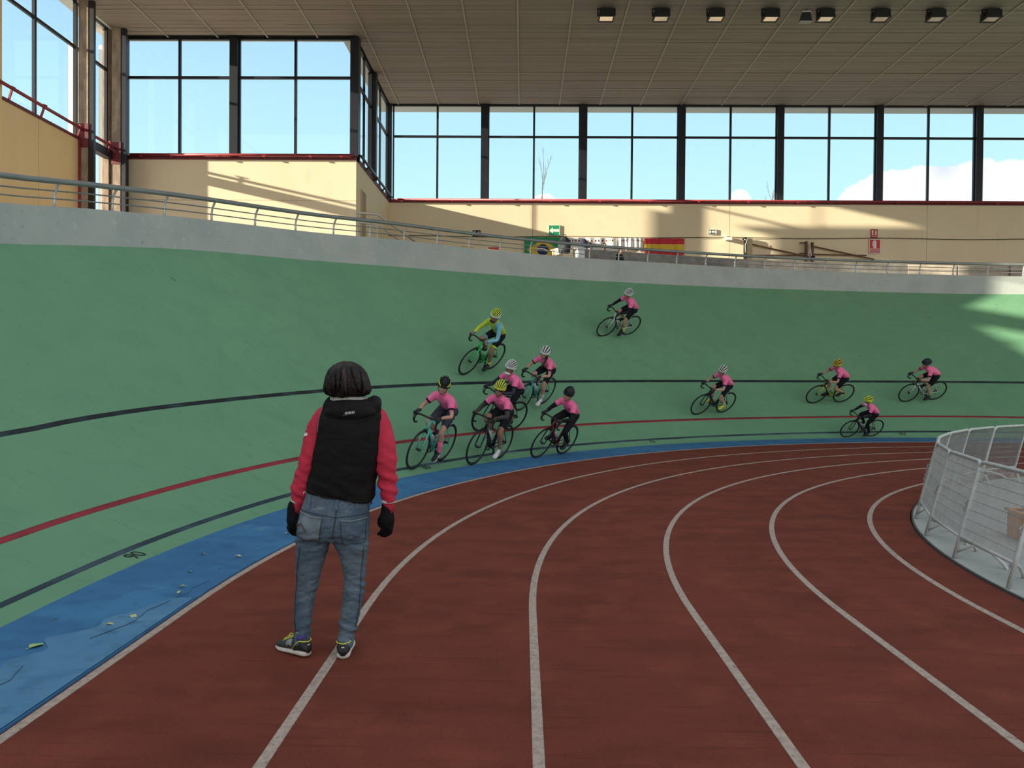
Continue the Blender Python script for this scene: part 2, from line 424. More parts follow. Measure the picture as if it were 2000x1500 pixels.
# blue band
bb = MB(); strip(bb, [flat(R0+.01, -.11), flat(R0+.01, .012), on(.12), on(.35), on(.6), on(.8), on(.9)])
band = struct(put('blue_band', bb, BLUE), 'flat blue band along the foot of the banking')
autosmooth(band)
pm = MB(); rows = []
for i in range(60):
    th_ = -6.0+6.6*i/59; f_w = min(.46, .10+.40*min(1, max(0, (1.0-th_)/3.5)))*(1+.25*noise.noise(Vector((th_*1.7,3,0))))
    rows.append([(xy(R0+s_, th_)[0], xy(R0+s_, th_)[1], max(.0125, bank_z(s_, th_))+.0035) for s_ in (.02, .02+f_w*.5, .02+f_w)])
pm.add([p for r in rows for p in r], [(i*3+j,(i+1)*3+j,(i+1)*3+j+1,i*3+j+1) for i in range(59) for j in range(2)])
put('repainted_patch', pm, layered('light_blue_repaint', (.075,.205,.345), [((.10,.25,.39), 3, (1,1,1), .42, .7, 5), ((.05,.15,.27), 7, (1,1,1), .5, .75, 6), ((.26,.34,.40), 9, (.6,1.6,1), .66, .78, 7)], rough=.75, bump=.35, bscale=60), band)
crm = mat('crack_dark', (.012,.016,.022), .9)
for pts_ in ([(-2.42,5.25,0),(-2.47,5.0,0),(-2.44,4.8,0),(-2.50,4.6,0),(-2.55,4.45,0)],[(-2.36,5.75,0),(-2.40,5.55,0),(-2.37,5.42,0),(-2.43,5.3,0)],[(-2.66,4.05,0),(-2.60,3.86,0),(-2.63,3.7,0)]):
    cm_ = MB(); P_ = []
    for k_ in range(len(pts_)-1):
        for q_ in range(5):
            p_ = Vector(pts_[k_]).lerp(Vector(pts_[k_+1]), q_/5); P_.append(Vector((p_.x+.008*noise.noise(p_*9), p_.y, .0185)))
    cm_.tube(P_, .0017, 4, flat=.5); put('crack', cm_, crm, band)
# green bank
gsl = [.9,.98,1.06,1.15,1.28,1.45,1.6,1.75,1.95,2.2,2.5,2.75,3.0,3.25,3.5,3.8,4.1,4.4,4.7,5.0,5.3,5.6]
bk = MB(); strip(bk, [on(s) for s in gsl])
bank = struct(put('banked_track', bk, GREEN, smooth=True), 'steep green banked cycling track')
for nm, s, m_ in (('measurement_line',1.15,LINE_N),('sprinters_line',1.75,LINE_R),('stayers_line',3.0,LINE_K)):
    m = MB(); strip(m, [on(s-.032,.001), on(s-.031,.004), on(s+.031,.004), on(s+.032,.001)])
    put(nm, m, m_, bank, smooth=True)
# parapet
pp = MB()
strip(pp, [on(5.6,-.3), lambda t: (R0+5.60, par_z(t)), lambda t: (R0+5.80, par_z(t)), lambda t: (R0+5.80, par_z(t)-1.1)])
parapet = struct(put('parapet', pp, CONC), 'grey concrete parapet along the top of the bank')
autosmooth(parapet, 40)
wk = MB(); strip(wk, [lambda t: (R0+5.78, par_z(t)-.95), lambda t: (R0+10.7, par_z(t)-.95), lambda t: (R0+10.7, par_z(t)-1.2)])
struct(put('walkway', wk, mat('walkway_concrete', (.34,.33,.31), .9, var=.15, vscale=2)), 'concrete walkway behind the parapet')

# distance marks painted on the track
INK = mat('black_stencil_paint', (.012,.02,.018), .8)
def mark(txt, x, y):
    th = math.degrees(math.atan2(y-CY, CX-x)); s = math.hypot(x-CX, y-CY)-R0
    px, py = xy(R0+s, th); z = bank_z(s, th)
    e = (bank_z(s+.05, th)-bank_z(s-.05, th))/.1
    out = Vector((-math.cos(R_(th)), math.sin(R_(th)), e)).normalized(); tan = Vector((math.sin(R_(th)), math.cos(R_(th)), 0))
    nrm = tan.cross(out).normalized()
    o = ob('distance_number', text_mesh(txt, .19, .001, m=INK), bank)
    o.matrix_world = Matrix(((tan.x,out.x,nrm.x,px+nrm.x*.004),(tan.y,out.y,nrm.y,py+nrm.y*.004),(tan.z,out.z,nrm.z,z+nrm.z*.004),(0,0,0,1)))
for t_, x_, y_ in (('90',-3.25,6.41),('80',-1.55,12.36),('70',2.945,17.49),('60',9.96,20.27)): mark(t_, x_, y_)

# ------------------------------------------------------------------ building shell
ZC, SILL, TRANS = 12.44, 8.58, 11.17
XL, XR, D1, D2 = -13.07, -5.45, 24.88, 31.0
XE, YB = 40.0, 15.0     # roof cut back out of view beyond the bend so sky light fills the hall
YW = -4.0
ceil = sroot('ceiling', 'brown slatted ceiling of the hall')
c = MB(); c.lohi((XL-.3,YB,ZC+.04), (XE,D1+.2,ZC+.10)); c.lohi((XR-.2,D1+.2,ZC+.04), (XE,D2+.5,ZC+.10))
put('roof_slab', c, SLAT_B, ceil)
c = MB()
y = YB; k = 0
while y < D2:
    x0 = XL if y+.24 <= D1 else XR
    dz = random.choice((0,0,0,.004,-.006,.010)); w = .234 + random.uniform(-.010,.006)
    # each slat is laid in lengths that sag a little differently
    xs = [x0, x0+7+random.uniform(-2,2), 8+random.uniform(-2,2), 18+random.uniform(-2,2), XE]
    for a, b in zip(xs[:-1], xs[1:]):
        d2 = dz + random.uniform(-.004,.004)
        c.lohi((a,y,ZC+d2), (b,min(y+w,D2),ZC+.03+d2))
    y += .25
o = put('ceiling_slats', c, SLAT, ceil); o['kind'] = 'stuff'
xs = -1.86-1.62*7; 
while xs < XE:
    y1 = D2 if xs > XR else D1
    if xs > XL:
        c = MB(); c.lohi((xs-.022,YB,ZC-.022), (xs+.022,y1,ZC-.012)); put('joint_strip', c, STRIP, ceil)
    xs += 1.62
c = MB(); c.lohi((XL-.6,YB,ZC-.02),(XL-.02,D1+.30,ZC+.1)); c.lohi((XL-.02,D1+.16,ZC-.02),(XR-.5,D1+.30,ZC+.1)); c.lohi((XR-.5,D1+.16,ZC-.02),(XR-.15,D2+.9,ZC+.1)); c.lohi((XR+.3,D2+.26,ZC-.02),(XE,D2+.9,ZC+.1))
c.lohi((XR-.15,D2+.2,ZC-.02),(XR+.3,D2+.9,ZC+.1))
struct(put('roof_eaves', c, WHITE), 'white underside of the roof edge outside the windows')

def wall(name, label): return sroot(name, label)
# far wall
wf = wall('wall_far', 'cream plastered wall behind the far walkway')
for a, b in ((XR-.1,.35),(.35,8.25),(8.25,16.1),(16.1,24.0),(24.0,31.9),(31.9,XE)):
    m = MB(); m.lohi((a+.008,D2,0), (b-.008,D2+.3,SILL-.06)); put('wall_panel', m, CREAM, wf)
m = MB(); m.lohi((XR-.1,D2+.02,0), (XE,D2+.28,SILL-.07)); put('wall_core', m, mat('dark_joint_filler', (.25,.19,.12), .9), wf)  # dark filler showing in the panel joints
m = MB(); m.lohi((XR,D2-.03,SILL-.10), (XE,D2+.3,SILL+.03)); struct(put('trim_1', m, RED_D), 'dark red sill under the far windows')
# near facing wall
wn_ = wall('wall_front', 'cream wall under the two wide windows at left')
for z0, z1 in ((0,7.17),(7.18,SILL-.06)):
    m = MB(); m.lohi((XL-.2,D1,z0), (XR,D1+.3,z1)); put('wall_panel', m, CREAM, wn_)
m = MB(); m.lohi((XL,D1+.02,0), (XR-.02,D1+.28,SILL-.07)); put('wall_core', m, MATS['dark_joint_filler'], wn_)
m = MB(); m.lohi((XL-.1,D1-.03,SILL-.10), (XR+.03,D1+.3,SILL+.03)); struct(put('trim_2', m, RED_D), 'dark red sill under the two wide windows')
# return wall
ws = wall('wall_side', 'cream return wall in shade joining the two window fronts')
m = MB(); m.lohi((XR-.3,D1+.302,0), (XR,D2,SILL-.06)); put('wall_panel', m, CREAM, ws)
m = MB(); m.lohi((XR-.3,D1,SILL-.10), (XR+.03,D2,SILL+.03)); struct(put('trim_3', m, RED_D), 'dark red sill on the return wall')
dr = sroot('door_1', 'narrow ochre door in the return wall')
m = MB(); m.lohi((XR-.02,25.62,4.2), (XR+.02,26.25,7.66)); put('door_leaf', m, mat('ochre_door', (.42,.30,.15), .7, var=.1), dr)
m = MB()
for a, b, z0, z1 in ((25.56,25.62,4.2,7.72),(26.25,26.31,4.2,7.72),(25.62,26.25,7.66,7.72)): m.lohi((XR-.02,a,z0), (XR+.04,b,z1))
put('door_frame', m, mat('pale_door_frame', (.55,.44,.28), .7), dr)
# left wall
wl_ = wall('wall_left', 'cream wall with painted warm bounce under the tall windows at the left edge')
for a, b in ((19.1,20.54),(20.56,22.42)):
    m = MB(); m.lohi((XL-.3,a,0), (XL,b,8.36)); put('wall_panel', m, CREAM2, wl_)
m = MB(); m.lohi((XL-.28,19.1,0),(XL-.02,22.4,8.34)); put('wall_core', m, MATS['dark_joint_filler'], wl_)
m = MB(); m.lohi((XL-.3,17.45,0), (XL,19.1,ZC)); put('wall_panel', m, CREAM2, wl_)  # unseen full-height panel, added to keep sun off the bank
m = MB(); m.lohi((XL-.3,YW,0), (XL,17.45,8.1)); put('wall_panel', m, CREAM2, wl_)
m = MB(); m.lohi((XL-.3,19.1,8.36), (XL+.03,22.42,8.44)); struct(put('trim_4', m, RED_D), 'dark red sill under the left windows')
m = MB(); m.lohi((XL-.2,22.5,8.30), (XL+.04,24.2,8.56)); struct(put('trim_5', m, STEEL_K), 'dark beam across the gap between two concrete fins')

def column(x, y, wx, wy, z0=SILL, z1=ZC, m_=STEEL_K, nm='column', lab=None):
    m = MB(); m.lohi((x-wx/2,y-wy/2,z0), (x+wx/2,y+wy/2,z1))
    return struct(put(nm, m, m_), lab)
WNO = [0]
def window(axis, fixed, a, b, zlo, zhi, mids, trans, label, depth=.10, fw=.05, mw=.04):
    """a glazed bay between a and b: axis 'x' runs along X at y=fixed, axis 'y' along Y at x=fixed"""
    WNO[0] += 1
    w = sroot('window_%d' % WNO[0], label)
    def bx(name, a0, a1, z0, z1, d, m_):
        m = MB()
        if axis == 'x': m.lohi((a0,fixed-d/2,z0), (a1,fixed+d/2,z1))
        else: m.lohi((fixed-d/2,a0,z0), (fixed+d/2,a1,z1))
        return put(name, m, m_, w)
    bx('frame', a, b, zlo, zlo+fw*.6, depth, MULL); bx('frame', a, b, zhi-fw, zhi, depth, MULL)
    bx('frame', a, a+fw, zlo, zhi, depth*.9, MULL); bx('frame', b-fw, b, zlo, zhi, depth*.9, MULL)
    for mx in mids: bx('mullion', mx-mw, mx+mw, zlo, zhi, depth*.85, MULL)
    for t in trans: bx('transom', a, b, t-.04, t+.04, depth*.8, MULL)
    ax = [a] + list(mids) + [b]; zx = [zlo] + list(trans) + [zhi]
    for a0, a1 in zip(ax[:-1], ax[1:]):
        for z0, z1 in zip(zx[:-1], zx[1:]): bx('pane', a0+.03, a1-.03, z0+.02, z1-.03, .012, GLASS)
    return w
fx = [XR] + [-1.60+3.945*i for i in range(11)]
for i, x in enumerate(fx[1:]): column(x, D2+.10, .26, .30, lab='dark steel column between the far windows')
column(XR, D2+.08, .16, .2, lab='dark steel column in the far corner')
for i in range(len(fx)-1):
    a, b = fx[i]+.12, fx[i+1]-.12
    window('x', D2+.12, a, b, SILL+.03, ZC, [(a+b)/2], [TRANS], 'tall window bay in the far wall')
column(-9.44, D1+.1, .26, .30, lab='dark steel column between the two wide windows at left')
column(XR-.06, D1+.1, .27, .34, lab='dark steel column at the near corner')
window('x', D1+.12, -12.98, -9.56, SILL+.03, ZC, [-11.25], [TRANS], 'first wide window bay at left')
window('x', D1+.12, -9.31, XR-.18, SILL+.03, ZC, [-7.46], [TRANS], 'second wide window bay at left')
column(XR-.06, 27.85, .30, .26, lab='dark steel column in the return glazing')
window('y', XR-.1, D1+.3, 27.72, SILL+.03, ZC, [26.5], [TRANS], 'side window bay nearer the corner', mw=.010)
window('y', XR-.1, 27.98, D2-.02, SILL+.03, ZC, [29.45], [TRANS], 'side window bay at the far corner', mw=.010)
window('y', XL-.1, 19.1, 22.42, 8.44, ZC, [20.52], [11.05], 'tall window at the left edge of the hall')
window('y', XL-.16, 22.52, 24.2, 8.56, ZC, [], [11.10], 'narrow pane between two concrete fins')
for a, b in ((YW,-1.2),(-1.2,2.7),(2.7,6.6),(6.6,10.5),(10.5,14.4),(14.4,17.45)):
    w_ = window('y', XL-.1, a, b, 8.1, ZC, [(a+b)/2] if b < 17 else [], [11.05], 'tall window in the left wall', fw=.12)
    m = MB(); m.lohi((XL-.2,a,9.22),(XL-.02,b,9.78)); put('patch_shadow_beam', m, STEEL_K, w_)  # unseen beam, added so its shadow splits the sun patch
    column(XL-.1, b, .2, .2, z0=8.1, lab='dark column in the left wall')
m = MB(); n_ = [(17.45,8.1),(17.45,9.55),(14.9,8.1)]
m.add([(XL-.25,y_,z_) for y_,z_ in n_]+[(XL-.05,y_,z_) for y_,z_ in n_], [(0,2,1),(3,4,5),(0,1,4,3),(1,2,5,4),(2,0,3,5)]); put('sun_mask_wedge', m, CREAM2, wl_)  # unseen wedge, shaped to give the sun patch its slanting edge
# concrete fins
for y0 in (22.44, 24.25):
    m = MB(); m.lohi((XL-.02,y0,0), (XL+.26,y0+.10,ZC)); f_ = put('concrete_fin', m, BOARD); struct(f_, 'brown concrete fin standing in front of the left glazing')
    m = MB(); m.lohi((XL+.26,y0+.01,0), (XL+.42,y0+.12,ZC)); put('steel_edge', m, STEEL_K, f_)
    m = MB(); m.lohi((XL-.03,y0-.012,8.15), (XL+.275,y0,8.85)); put('red_band', m, RED_D, f_)
m = MB(); m.lohi((XL-.3,24.22,0),(XL-.1,D1,ZC)); struct(put('wall_sun_block', m, BOARD), 'narrow added panel in the corner blocking stray sun')  # added behind the corner to stop a stray sliver of sun
m = MB(); m.lohi((XL+.02,24.5,0), (XL+.2,D1,ZC)); struct(put('column', m, STEEL_K), 'dark corner post by the left glazing')
# round white columns outside
for x_, y_ in ((-14.97,25.55),(-14.09,25.78)):
    m = MB(); m.tube([(x_,y_,-.1),(x_,y_,ZC+.02)], .235, 24, cap=True)
    o = put('round_column', m, WHITE, smooth=True); struct(o, 'round white column outside the left glazing'); autosmooth(o)

# red pipes along the sills
def pipe(label, pts, brackets, m_=RED_P, r=.045):
    t = thing('red_pipe', label, 'pipe')
    m = MB(); m.tube(pts, r, 10); put('tube', m, m_, t, smooth=True)
    for (p, q) in brackets:
        m = MB(); m.bar(p, q, .035, .05); m.disc(Vector(p), .06, Vector(q)-Vector(p), .03, 10); put('bracket', m, m_, t)
pipe('long red pipe on brackets below the far windows', [(XR+.3,D2-.14,SILL+.0),(XE,D2-.14,SILL+.0)],
     [((x,D2-.16,SILL-.02),(x,D2-.031,SILL-.05)) for x in [XR+.6+1.97*i for i in range(14)]])
pipe('red pipe on brackets below the two wide windows', [(XL+.32,D1-.14,SILL+.02),(XR-.06,D1-.14,SILL+.02)],
     [((x,D1-.16,SILL-.0),(x,D1-.031,SILL-.05)) for x in (-12.4,-11.4,-9.9,-8.4,-6.9,-5.9)])
pipe('red pipe sloping away along the left windows', [(XL+.12,16,8.76),(XL+.12,D1-.55,8.64)],
     [((XL+.14,y_,8.74),(XL+.031,y_,8.42)) for y_ in (19.3,20.6,22.3,23.9)])
pipe('dark railing pipe along the return wall sill', [(XR+.10,D1-.02,SILL+.04),(XR+.14,D1+.1,SILL+.06),(XR+.14,D2-.25,SILL+.06)],
     [((XR+.14,y_,SILL+.04),(XR+.031,y_,SILL-.08)) for y_ in (26.2,27.6,29.2,30.4)], STEEL_K)
m = MB(); m.tube([(XL+.03,22.40,0.1),(XL+.03,22.40,8.4)], .035, 8)
tag(put('down_pipe', m, RED_P, smooth=True), 'upright red pipe running down the first concrete fin', 'pipe')

# ------------------------------------------------------------------ handrail on the parapet
rail = thing('parapet_railing', 'steel railing with curved posts along the grey parapet', 'railing')
RT = [t for t in THS if -20 <= t <= 190]
def rail_pt(t, dr, dz):
    x, y = xy(R0+5.68+dr, t); return (x, y, par_z(t)+dz)
m = MB(); m.tube([rail_pt(t,-.10,.37) for t in RT], .042, 10); put('top_rail', m, RAIL, rail, smooth=True)
for dz, dr in ((.12,-.01),(.235,-.025)):
    m = MB(); m.tube([rail_pt(t,dr,dz) for t in RT], .011, 6); put('mid_rail', m, RAIL, rail, smooth=True)
post = None
pst = 3.0
POSTM = mat('bright_steel_post', (.58,.57,.56), .35, .3)
def post_mesh():
    m = MB(); m.tube([(0,0,-.02),(.0,0,.08),(-.005,0,.17),(-.03,0,.25),(-.075,0,.32),(-.10,0,.37)], [.026,.024,.023,.023,.024,.024], 8, flat=.7, up=(0,1,0))
    return m.mesh('post', POSTM, True)
PM = post_mesh()
t = 3.2
while t < 150:
    x, y = xy(R0+5.68, t)
    ob('post', PM, rail, loc=(x, y, par_z(t)), rot=(0,0,PI-R_(t)))
    t += 2.98

# ------------------------------------------------------------------ things on the far walkway
def rp(r, th, z): x, y = xy(R0+r, th); return Vector((x, y, z))
# grey terrace wall with its sunlit boarded end
m = MB()
def arcwall(m, r0, r1, t0, t1, zf0, zf1, step=1.5):
    n = max(2, int((t1-t0)/step)+1); rows = []
    for i in range(n):
        t = t0+(t1-t0)*i/(n-1)
        rows.append([rp(r0,t,zf0(t)), rp(r0,t,zf1(t)), rp(r1,t,zf1(t)), rp(r1,t,zf0(t))])
    m.rings(rows)
arcwall(m, 7.4, 7.6, 62.0, 150, lambda t: par_z(t)-1.0, lambda t: par_z(t)+.58)
tw = struct(put('terrace_wall', m, GREYW), 'low grey terrace wall behind the railing')
for j in range(3):
    t = 93.6
    while t < 120:
        m = MB(); z0 = .06+j*.175
        arcwall(m, 7.36, 7.41, t+.05, t+4.2, lambda q: par_z(q)+z0, lambda q: par_z(q)+z0+.16); put('plank', m, WOODL, tw)
        t += 4.3
# flags and banners on the cable
m = MB(); m.tube([(-6+.5*i, D2-.06, 7.13+.02*math.sin(i*.5)) for i in range(0,65)], .013, 6)
tag(put('wall_cable', m, mat('brown_cable', (.05,.03,.02), .7), smooth=True), 'dark cable strung straight along the far cream wall', 'cable')
def cloth(x0, x1, z0, z1, fn, nx=48, nz=32, top=None, wave=.02, y=D2-.09, seed=0, bottom=None):
    mb = MB(); vs = []; fs = []
    for j in range(nz+1):
        for i in range(nx+1):
            u = i/nx; v = j/nz
            zt = (top(u) if top else z1); zb = bottom(u) if bottom else z0
            vs.append((x0+(x1-x0)*u, y+wave*math.sin(u*17+seed)*(.3+.7*(1-v))+wave*.6*math.sin(u*31+2*seed), zb+(zt-zb)*v))
    mb.add(vs, [])
    o = len(mb.v)-len(vs)
    for j in range(nz):
        for i in range(nx):
            mb.m = fn((i+.5)/nx, (j+.5)/nz)
            a = o+j*(nx+1)+i; mb.f.append((a,a+1,a+nx+2,a+nx+1)); mb.mi.append(mb.m)
    # hem and thickness: a second layer just behind
    b = len(mb.v)
    mb.v.extend([(p[0],p[1]+.004,p[2]) for p in vs])
    for j in range(nz):
        for i in range(nx):
            a = b+j*(nx+1)+i; mb.f.append((a,a+nx+1,a+nx+2,a+1)); mb.mi.append(fn((i+.5)/nx,(j+.5)/nz))
    return mb
FG = mat('flag_green', (.02,.30,.11), .8); FY = mat('flag_yellow', (.75,.52,.05), .8); FB = mat('flag_blue', (.02,.03,.12), .8); FW = mat('flag_white', (.80,.78,.74), .8); FR = mat('flag_red', (.62,.03,.05), .8)
def brazil(u, v):
    x, z = (u-.5)*1.5, (v-.5)*1.05
    r = math.hypot(x, z)
    if r < .235:
        q = math.hypot(x+.10, z+.42)
        return 3 if .44 < q < .50 else 2
    return 1 if abs(x)/.66 + abs(z)/.44 < 1 else 0
o = put('green_flag', cloth(.02,1.50,6.10,7.10,brazil,120,84,wave=.015), [FG,FY,FB,FW]); tag(o, 'green flag with yellow diamond and blue disc hung on the far wall', 'flag')
def spain(u, v): return 1 if .26 < v < .66 else 0
o = put('striped_flag', cloth(4.83,6.42,6.42,7.08,spain,60,40,wave=.035,seed=2), [FR,FY]); tag(o, 'red and yellow striped flag hanging from the wall cable', 'flag')
random.seed(3)
inks = [mat('print_red', (.45,.06,.05), .8), mat('print_brown', (.16,.07,.04), .8), mat('print_orange', (.55,.25,.05), .8), mat('print_navy', (.05,.04,.10), .8)]
def banner_fn(seed, n):
    rnd = random.Random(seed); cells = []
    x = .03
    while x < .95:
        w = rnd.uniform(.020,.034); cells.append((x, x+w, rnd.randint(1,4))); x += w+rnd.uniform(.022,.04)
    def fn(u, v):
        if .74 < v < .86:
            for a, b, k in cells:
                if a < u < b: return k
        return 0
    return fn
o = put('banner', cloth(1.52,3.74,6.50,7.09,banner_fn(1,22),150,30,wave=.03,seed=1,bottom=lambda u: 6.42+.26*abs(u-.45)**.8), [FW]+inks); tag(o, 'long white banner with a row of small printing sagging on the wall cable', 'banner')
o = put('banner', cloth(3.80,4.78,6.52,7.09,banner_fn(5,10),90,30,wave=.03,seed=4,bottom=lambda u: 6.50+.2*(1-2*abs(u-.5))), [FW]+inks); tag(o, 'short white banner between the long banner and the striped flag', 'banner')
# signs
def sign(name, label, x0, x1, z0, z1, back, pieces, y=D2-.03, rim=None):
    t = thing(name, label, 'sign', ((x0+x1)/2, y, z0))
    xc = (x0+x1)/2
    m = MB(); m.lohi((x0-xc,-.012,0), (x1-xc,.02,z1-z0)); put('plate', m, back, t)
    if rim:
        m = MB(); w = .018; W = x1-x0; H = z1-z0
        for lo, hi in (((-W/2,0),(-W/2+w,H)),((W/2-w,0),(W/2,H)),((-W/2,0),(W/2,w)),((-W/2,H-w),(W/2,H))): m.lohi((lo[0],-.018,lo[1]), (hi[0],-.01,hi[1]))
        put('border', m, rim, t)
    for nm, polys, m_ in pieces:
        m = MB()
        for pl in polys:
            n = len(pl)
            m.add([(x,-.020,z) for x, z in pl]+[(x,-.012,z) for x, z in pl], [tuple(range(n)), tuple(range(2*n-1,n-1,-1))]+[(i,i+n,(i+1)%n+n,(i+1)%n) for i in range(n)])
        put(nm, m, m_, t)
    return t
def rect(a, b, c_, d): return [(a,b),(c_,b),(c_,d),(a,d)]
SG = mat('sign_green', (.01,.30,.12), .5); SR = mat('sign_red', (.68,.02,.025), .5); SW = mat('sign_white', (.85,.84,.78), .5); SKG = mat('sign_dark_green', (.015,.03,.025), .5)
sign('exit_sign', 'green square sign with a white arrow pointing left', .99, 1.44, 7.17, 7.60, SG, [('arrow', [[(-.20,.215),(-.05,.34),(-.05,.265),(.20,.265),(.20,.165),(-.05,.165),(-.05,.09)]], SW)], rim=SW)
t = sign('extinguisher_sign', 'larger red fire extinguisher sign below the wall cable', 13.80, 14.24, 6.53, 7.10, SR, [
    ('extinguisher_symbol', [[(-.06,.22),(.06,.22),(.06,.46),(.045,.50),(.01,.53),(-.02,.53),(-.05,.50),(-.06,.46)], [(-.10,.30),(-.08,.29),(-.075,.44),(-.05,.49),(-.06,.51),(-.10,.45)]], SW),
    ('divider', [rect(-.22,.185,.22,.20)], SW)], rim=SW)
for k, tx in enumerate(('EXTINTOR DE', 'INCENDIOS')):
    o = ob('lettering', text_mesh(tx, .075, .003, m=SW), t, loc=(0,-.016,.125-.075*k), rot=(PI/2,0,0))
t = sign('hydrant_sign', 'small red sign just above the wall cable', 13.86, 14.12, 7.17, 7.50, SR, [
    ('hose_symbol', [rect(-.10,.17,-.035,.29), rect(-.10,.10,-.03,.15), rect(.035,.10,.09,.26), rect(.05,.27,.075,.295)], SW), ('divider', [rect(-.12,.04,.12,.055)], SW)], rim=mat('sign_dark_red', (.30,.015,.015), .5))
sign('stairs_sign', 'small dark sign with white stair figure near the return wall', -2.06, -1.75, 7.14, 7.38, SKG, [
    ('figure', [[(-.11,.06),(-.02,.11),(.03,.11),(.03,.135),(-.03,.14),(-.12,.085)], [(-.10,.14),(-.05,.18),(-.08,.20),(-.12,.17)], [(.05,.16),(.10,.19),(.12,.08),(.09,.05),(.08,.12)]], SW)], rim=SKG)
sign('safety_sign', 'small black and white sign above the grey lamp bracket', 7.40, 7.72, 7.26, 7.47, SKG, [
    ('emblem', [rect(-.13,.05,-.07,.16), rect(.07,.05,.13,.16), [(.05*math.cos(a*PI/6),.105+.05*math.sin(a*PI/6)) for a in range(12)]], SW)], rim=SW)
# emergency lamp
t = thing('wall_lamp', 'small white emergency lamp on the far wall beside the panel joint', 'lamp', (8.17, D2, 7.05))
m = MB(); m.lohi((-.14,-.16,0), (.14,0,.09)); put('housing', m, WHITE, t)
m = MB(); m.lohi((-.13,-.2,-.035), (.15,-.02,0)); put('diffuser', m, mat('lamp_diffuser', (.7,.66,.55), .4), t)
m = MB(); m.lohi((-.12,-.07,.09), (-.05,0,.17)); put('cable_gland', m, WHITE, t)
# folded basketball-like frames with raking props
def frame_thing(label, x, x2, open_side):
    t = thing('wall_frame', label, 'frame', (x, D2-.02, 6.2))
    wood = mat('brown_timber', (.16,.07,.03), .7, var=.3, vscale=9); beige = mat('beige_board', (.55,.44,.27), .8)
    if open_side:
        m = MB(); m.lohi((-.02,-.22,-.6),(.06,-.1,.78)); put('upright', m, wood, t)
        m = MB(); m.lohi((.22,-.22,-.6),(.30,-.1,.74)); put('upright', m, wood, t)
        m = MB(); m.bar((-.24,-.16,.72),(.02,-.16,.72),.04); m.bar((-.24,-.16,.30),(.02,-.16,.30),.04); put('peg', m, BLACK, t)
        m = MB(); m.tube([(.10,-.24,.78),(.16,-.25,.5),(.20,-.24,.2),(.14,-.25,.1),(.08,-.24,.24),(.16,-.25,.5)], .018, 6); put('rope', m, FW, t, smooth=True)
        m = MB(); m.ell((.27,-.26,.16),(.08,.05,.045)); put('clamp', m, BLACK, t, smooth=True)
    else:
        m = MB(); m.lohi((-.05,-.22,-.6),(.05,-.1,.92)); put('upright', m, BLACK, t)
        m = MB(); m.lohi((.05,-.14,-.6),(.30,-.04,.90)); put('board', m, beige, t)
        m = MB(); m.tube([(-.06,-.24,.84),(.02,-.25,.8),(.08,-.24,.86),(-.02,-.25,.6),(0,-.24,.3)], .014, 6); put('rope', m, FW, t, smooth=True)
        m = MB(); m.ell((-.10,-.2,.85),(.04,.04,.04)); put('knob', m, BLACK, t, smooth=True)
    m = MB(); m.tube([(.30,-.1,.66 if not open_side else .60),(x2-x,-.14,.16 if not open_side else .08)], .03, 6); put('prop', m, wood, t)
    m = MB(); m.tube([(.30,-.1,.22 if not open_side else .28),(x2-x-.3,-.12,.24)], .026, 6); put('stay', m, wood, t)
frame_thing('beige board with dark upright and raking props on the far wall', 8.82, 11.40, False)
frame_thing('pair of brown uprights tied with white rope on the far wall', 11.22, 13.95, True)

# blocks, bags, stair rail
def block(name, label, cat, th0, th1, r0, r1, z0, z1, m_, cap=None):
    t = thing(name, label, cat, rp(r0, (th0+th1)/2, z0))
    inv = Vector(t.location)
    m = MB(); arcwall(m, r0, r1, th0, th1, lambda t_: z0, lambda t_: z1); m.v = [tuple(Vector(p)-inv) for p in m.v]
    put('body', m, m_, t)
    m = MB(); arcwall(m, r0-.02, r1+.02, th0-.1, th1+.1, lambda t_: z1, lambda t_: z1+.03); m.v = [tuple(Vector(p)-inv) for p in m.v]
    put('coping', m, cap or m_, t)
block('cream_block', 'low cream block left of the green flag', 'block', 52.8, 56.0, 7.2, 7.9, 3.9, 5.17, CREAM)
block('cream_block', 'cream block behind the railing right of the green flag', 'block', 60.15, 61.0, 7.2, 7.9, 4.0, 5.50, CREAM)
block('white_box', 'white box with pale lid next to the right cream block', 'box', 61.1, 61.75, 6.95, 7.25, 4.0, 5.48, WHITE)
def bag(label, pos, s, col, pocket):
    t = thing('backpack', label, 'bag', pos)
    m = MB(); m.ell((0,0,.27*s),(.20*s,.13*s,.29*s)); m.ell((0,-.02*s,.12*s),(.19*s,.13*s,.14*s)); ob('body', vox(m, .02*s, 3, col, 'body'), t)
    m = MB(); m.ell((0,-.12*s,.17*s),(.13*s,.06*s,.13*s)); put('pocket', m, pocket, t, smooth=True)
    m = MB(); m.tube([(-.05*s,0,.54*s),(-.04*s,0,.61*s),(.04*s,0,.61*s),(.05*s,0,.54*s)], .012*s, 6); put('handle', m, BLACK, t, smooth=True)
    for sx in (-1,1):
        m = MB(); m.tube([(sx*.10*s,.10*s,.5*s),(sx*.16*s,.2*s,.35*s),(sx*.12*s,.12*s,.1*s)], .02*s, 6); put('strap', m, BLACK, t, smooth=True)
bag('black backpack standing on the cream block beside the green flag', rp(6.95, 59.72, 5.235), 1.0, mat('bag_black', (.02,.02,.028), .8), mat('bag_grey', (.06,.06,.075), .8))
block('cream_plinth', 'narrow cream plinth under the black backpack', 'block', 59.25, 60.1, 6.75, 7.15, 4.0, 5.20, CREAM)
bag('navy rucksack on the wall above the white box', rp(7.5, 62.6, 5.56), .62, mat('bag_navy', (.02,.025,.06), .8), mat('bag_navy2', (.035,.04,.08), .8))
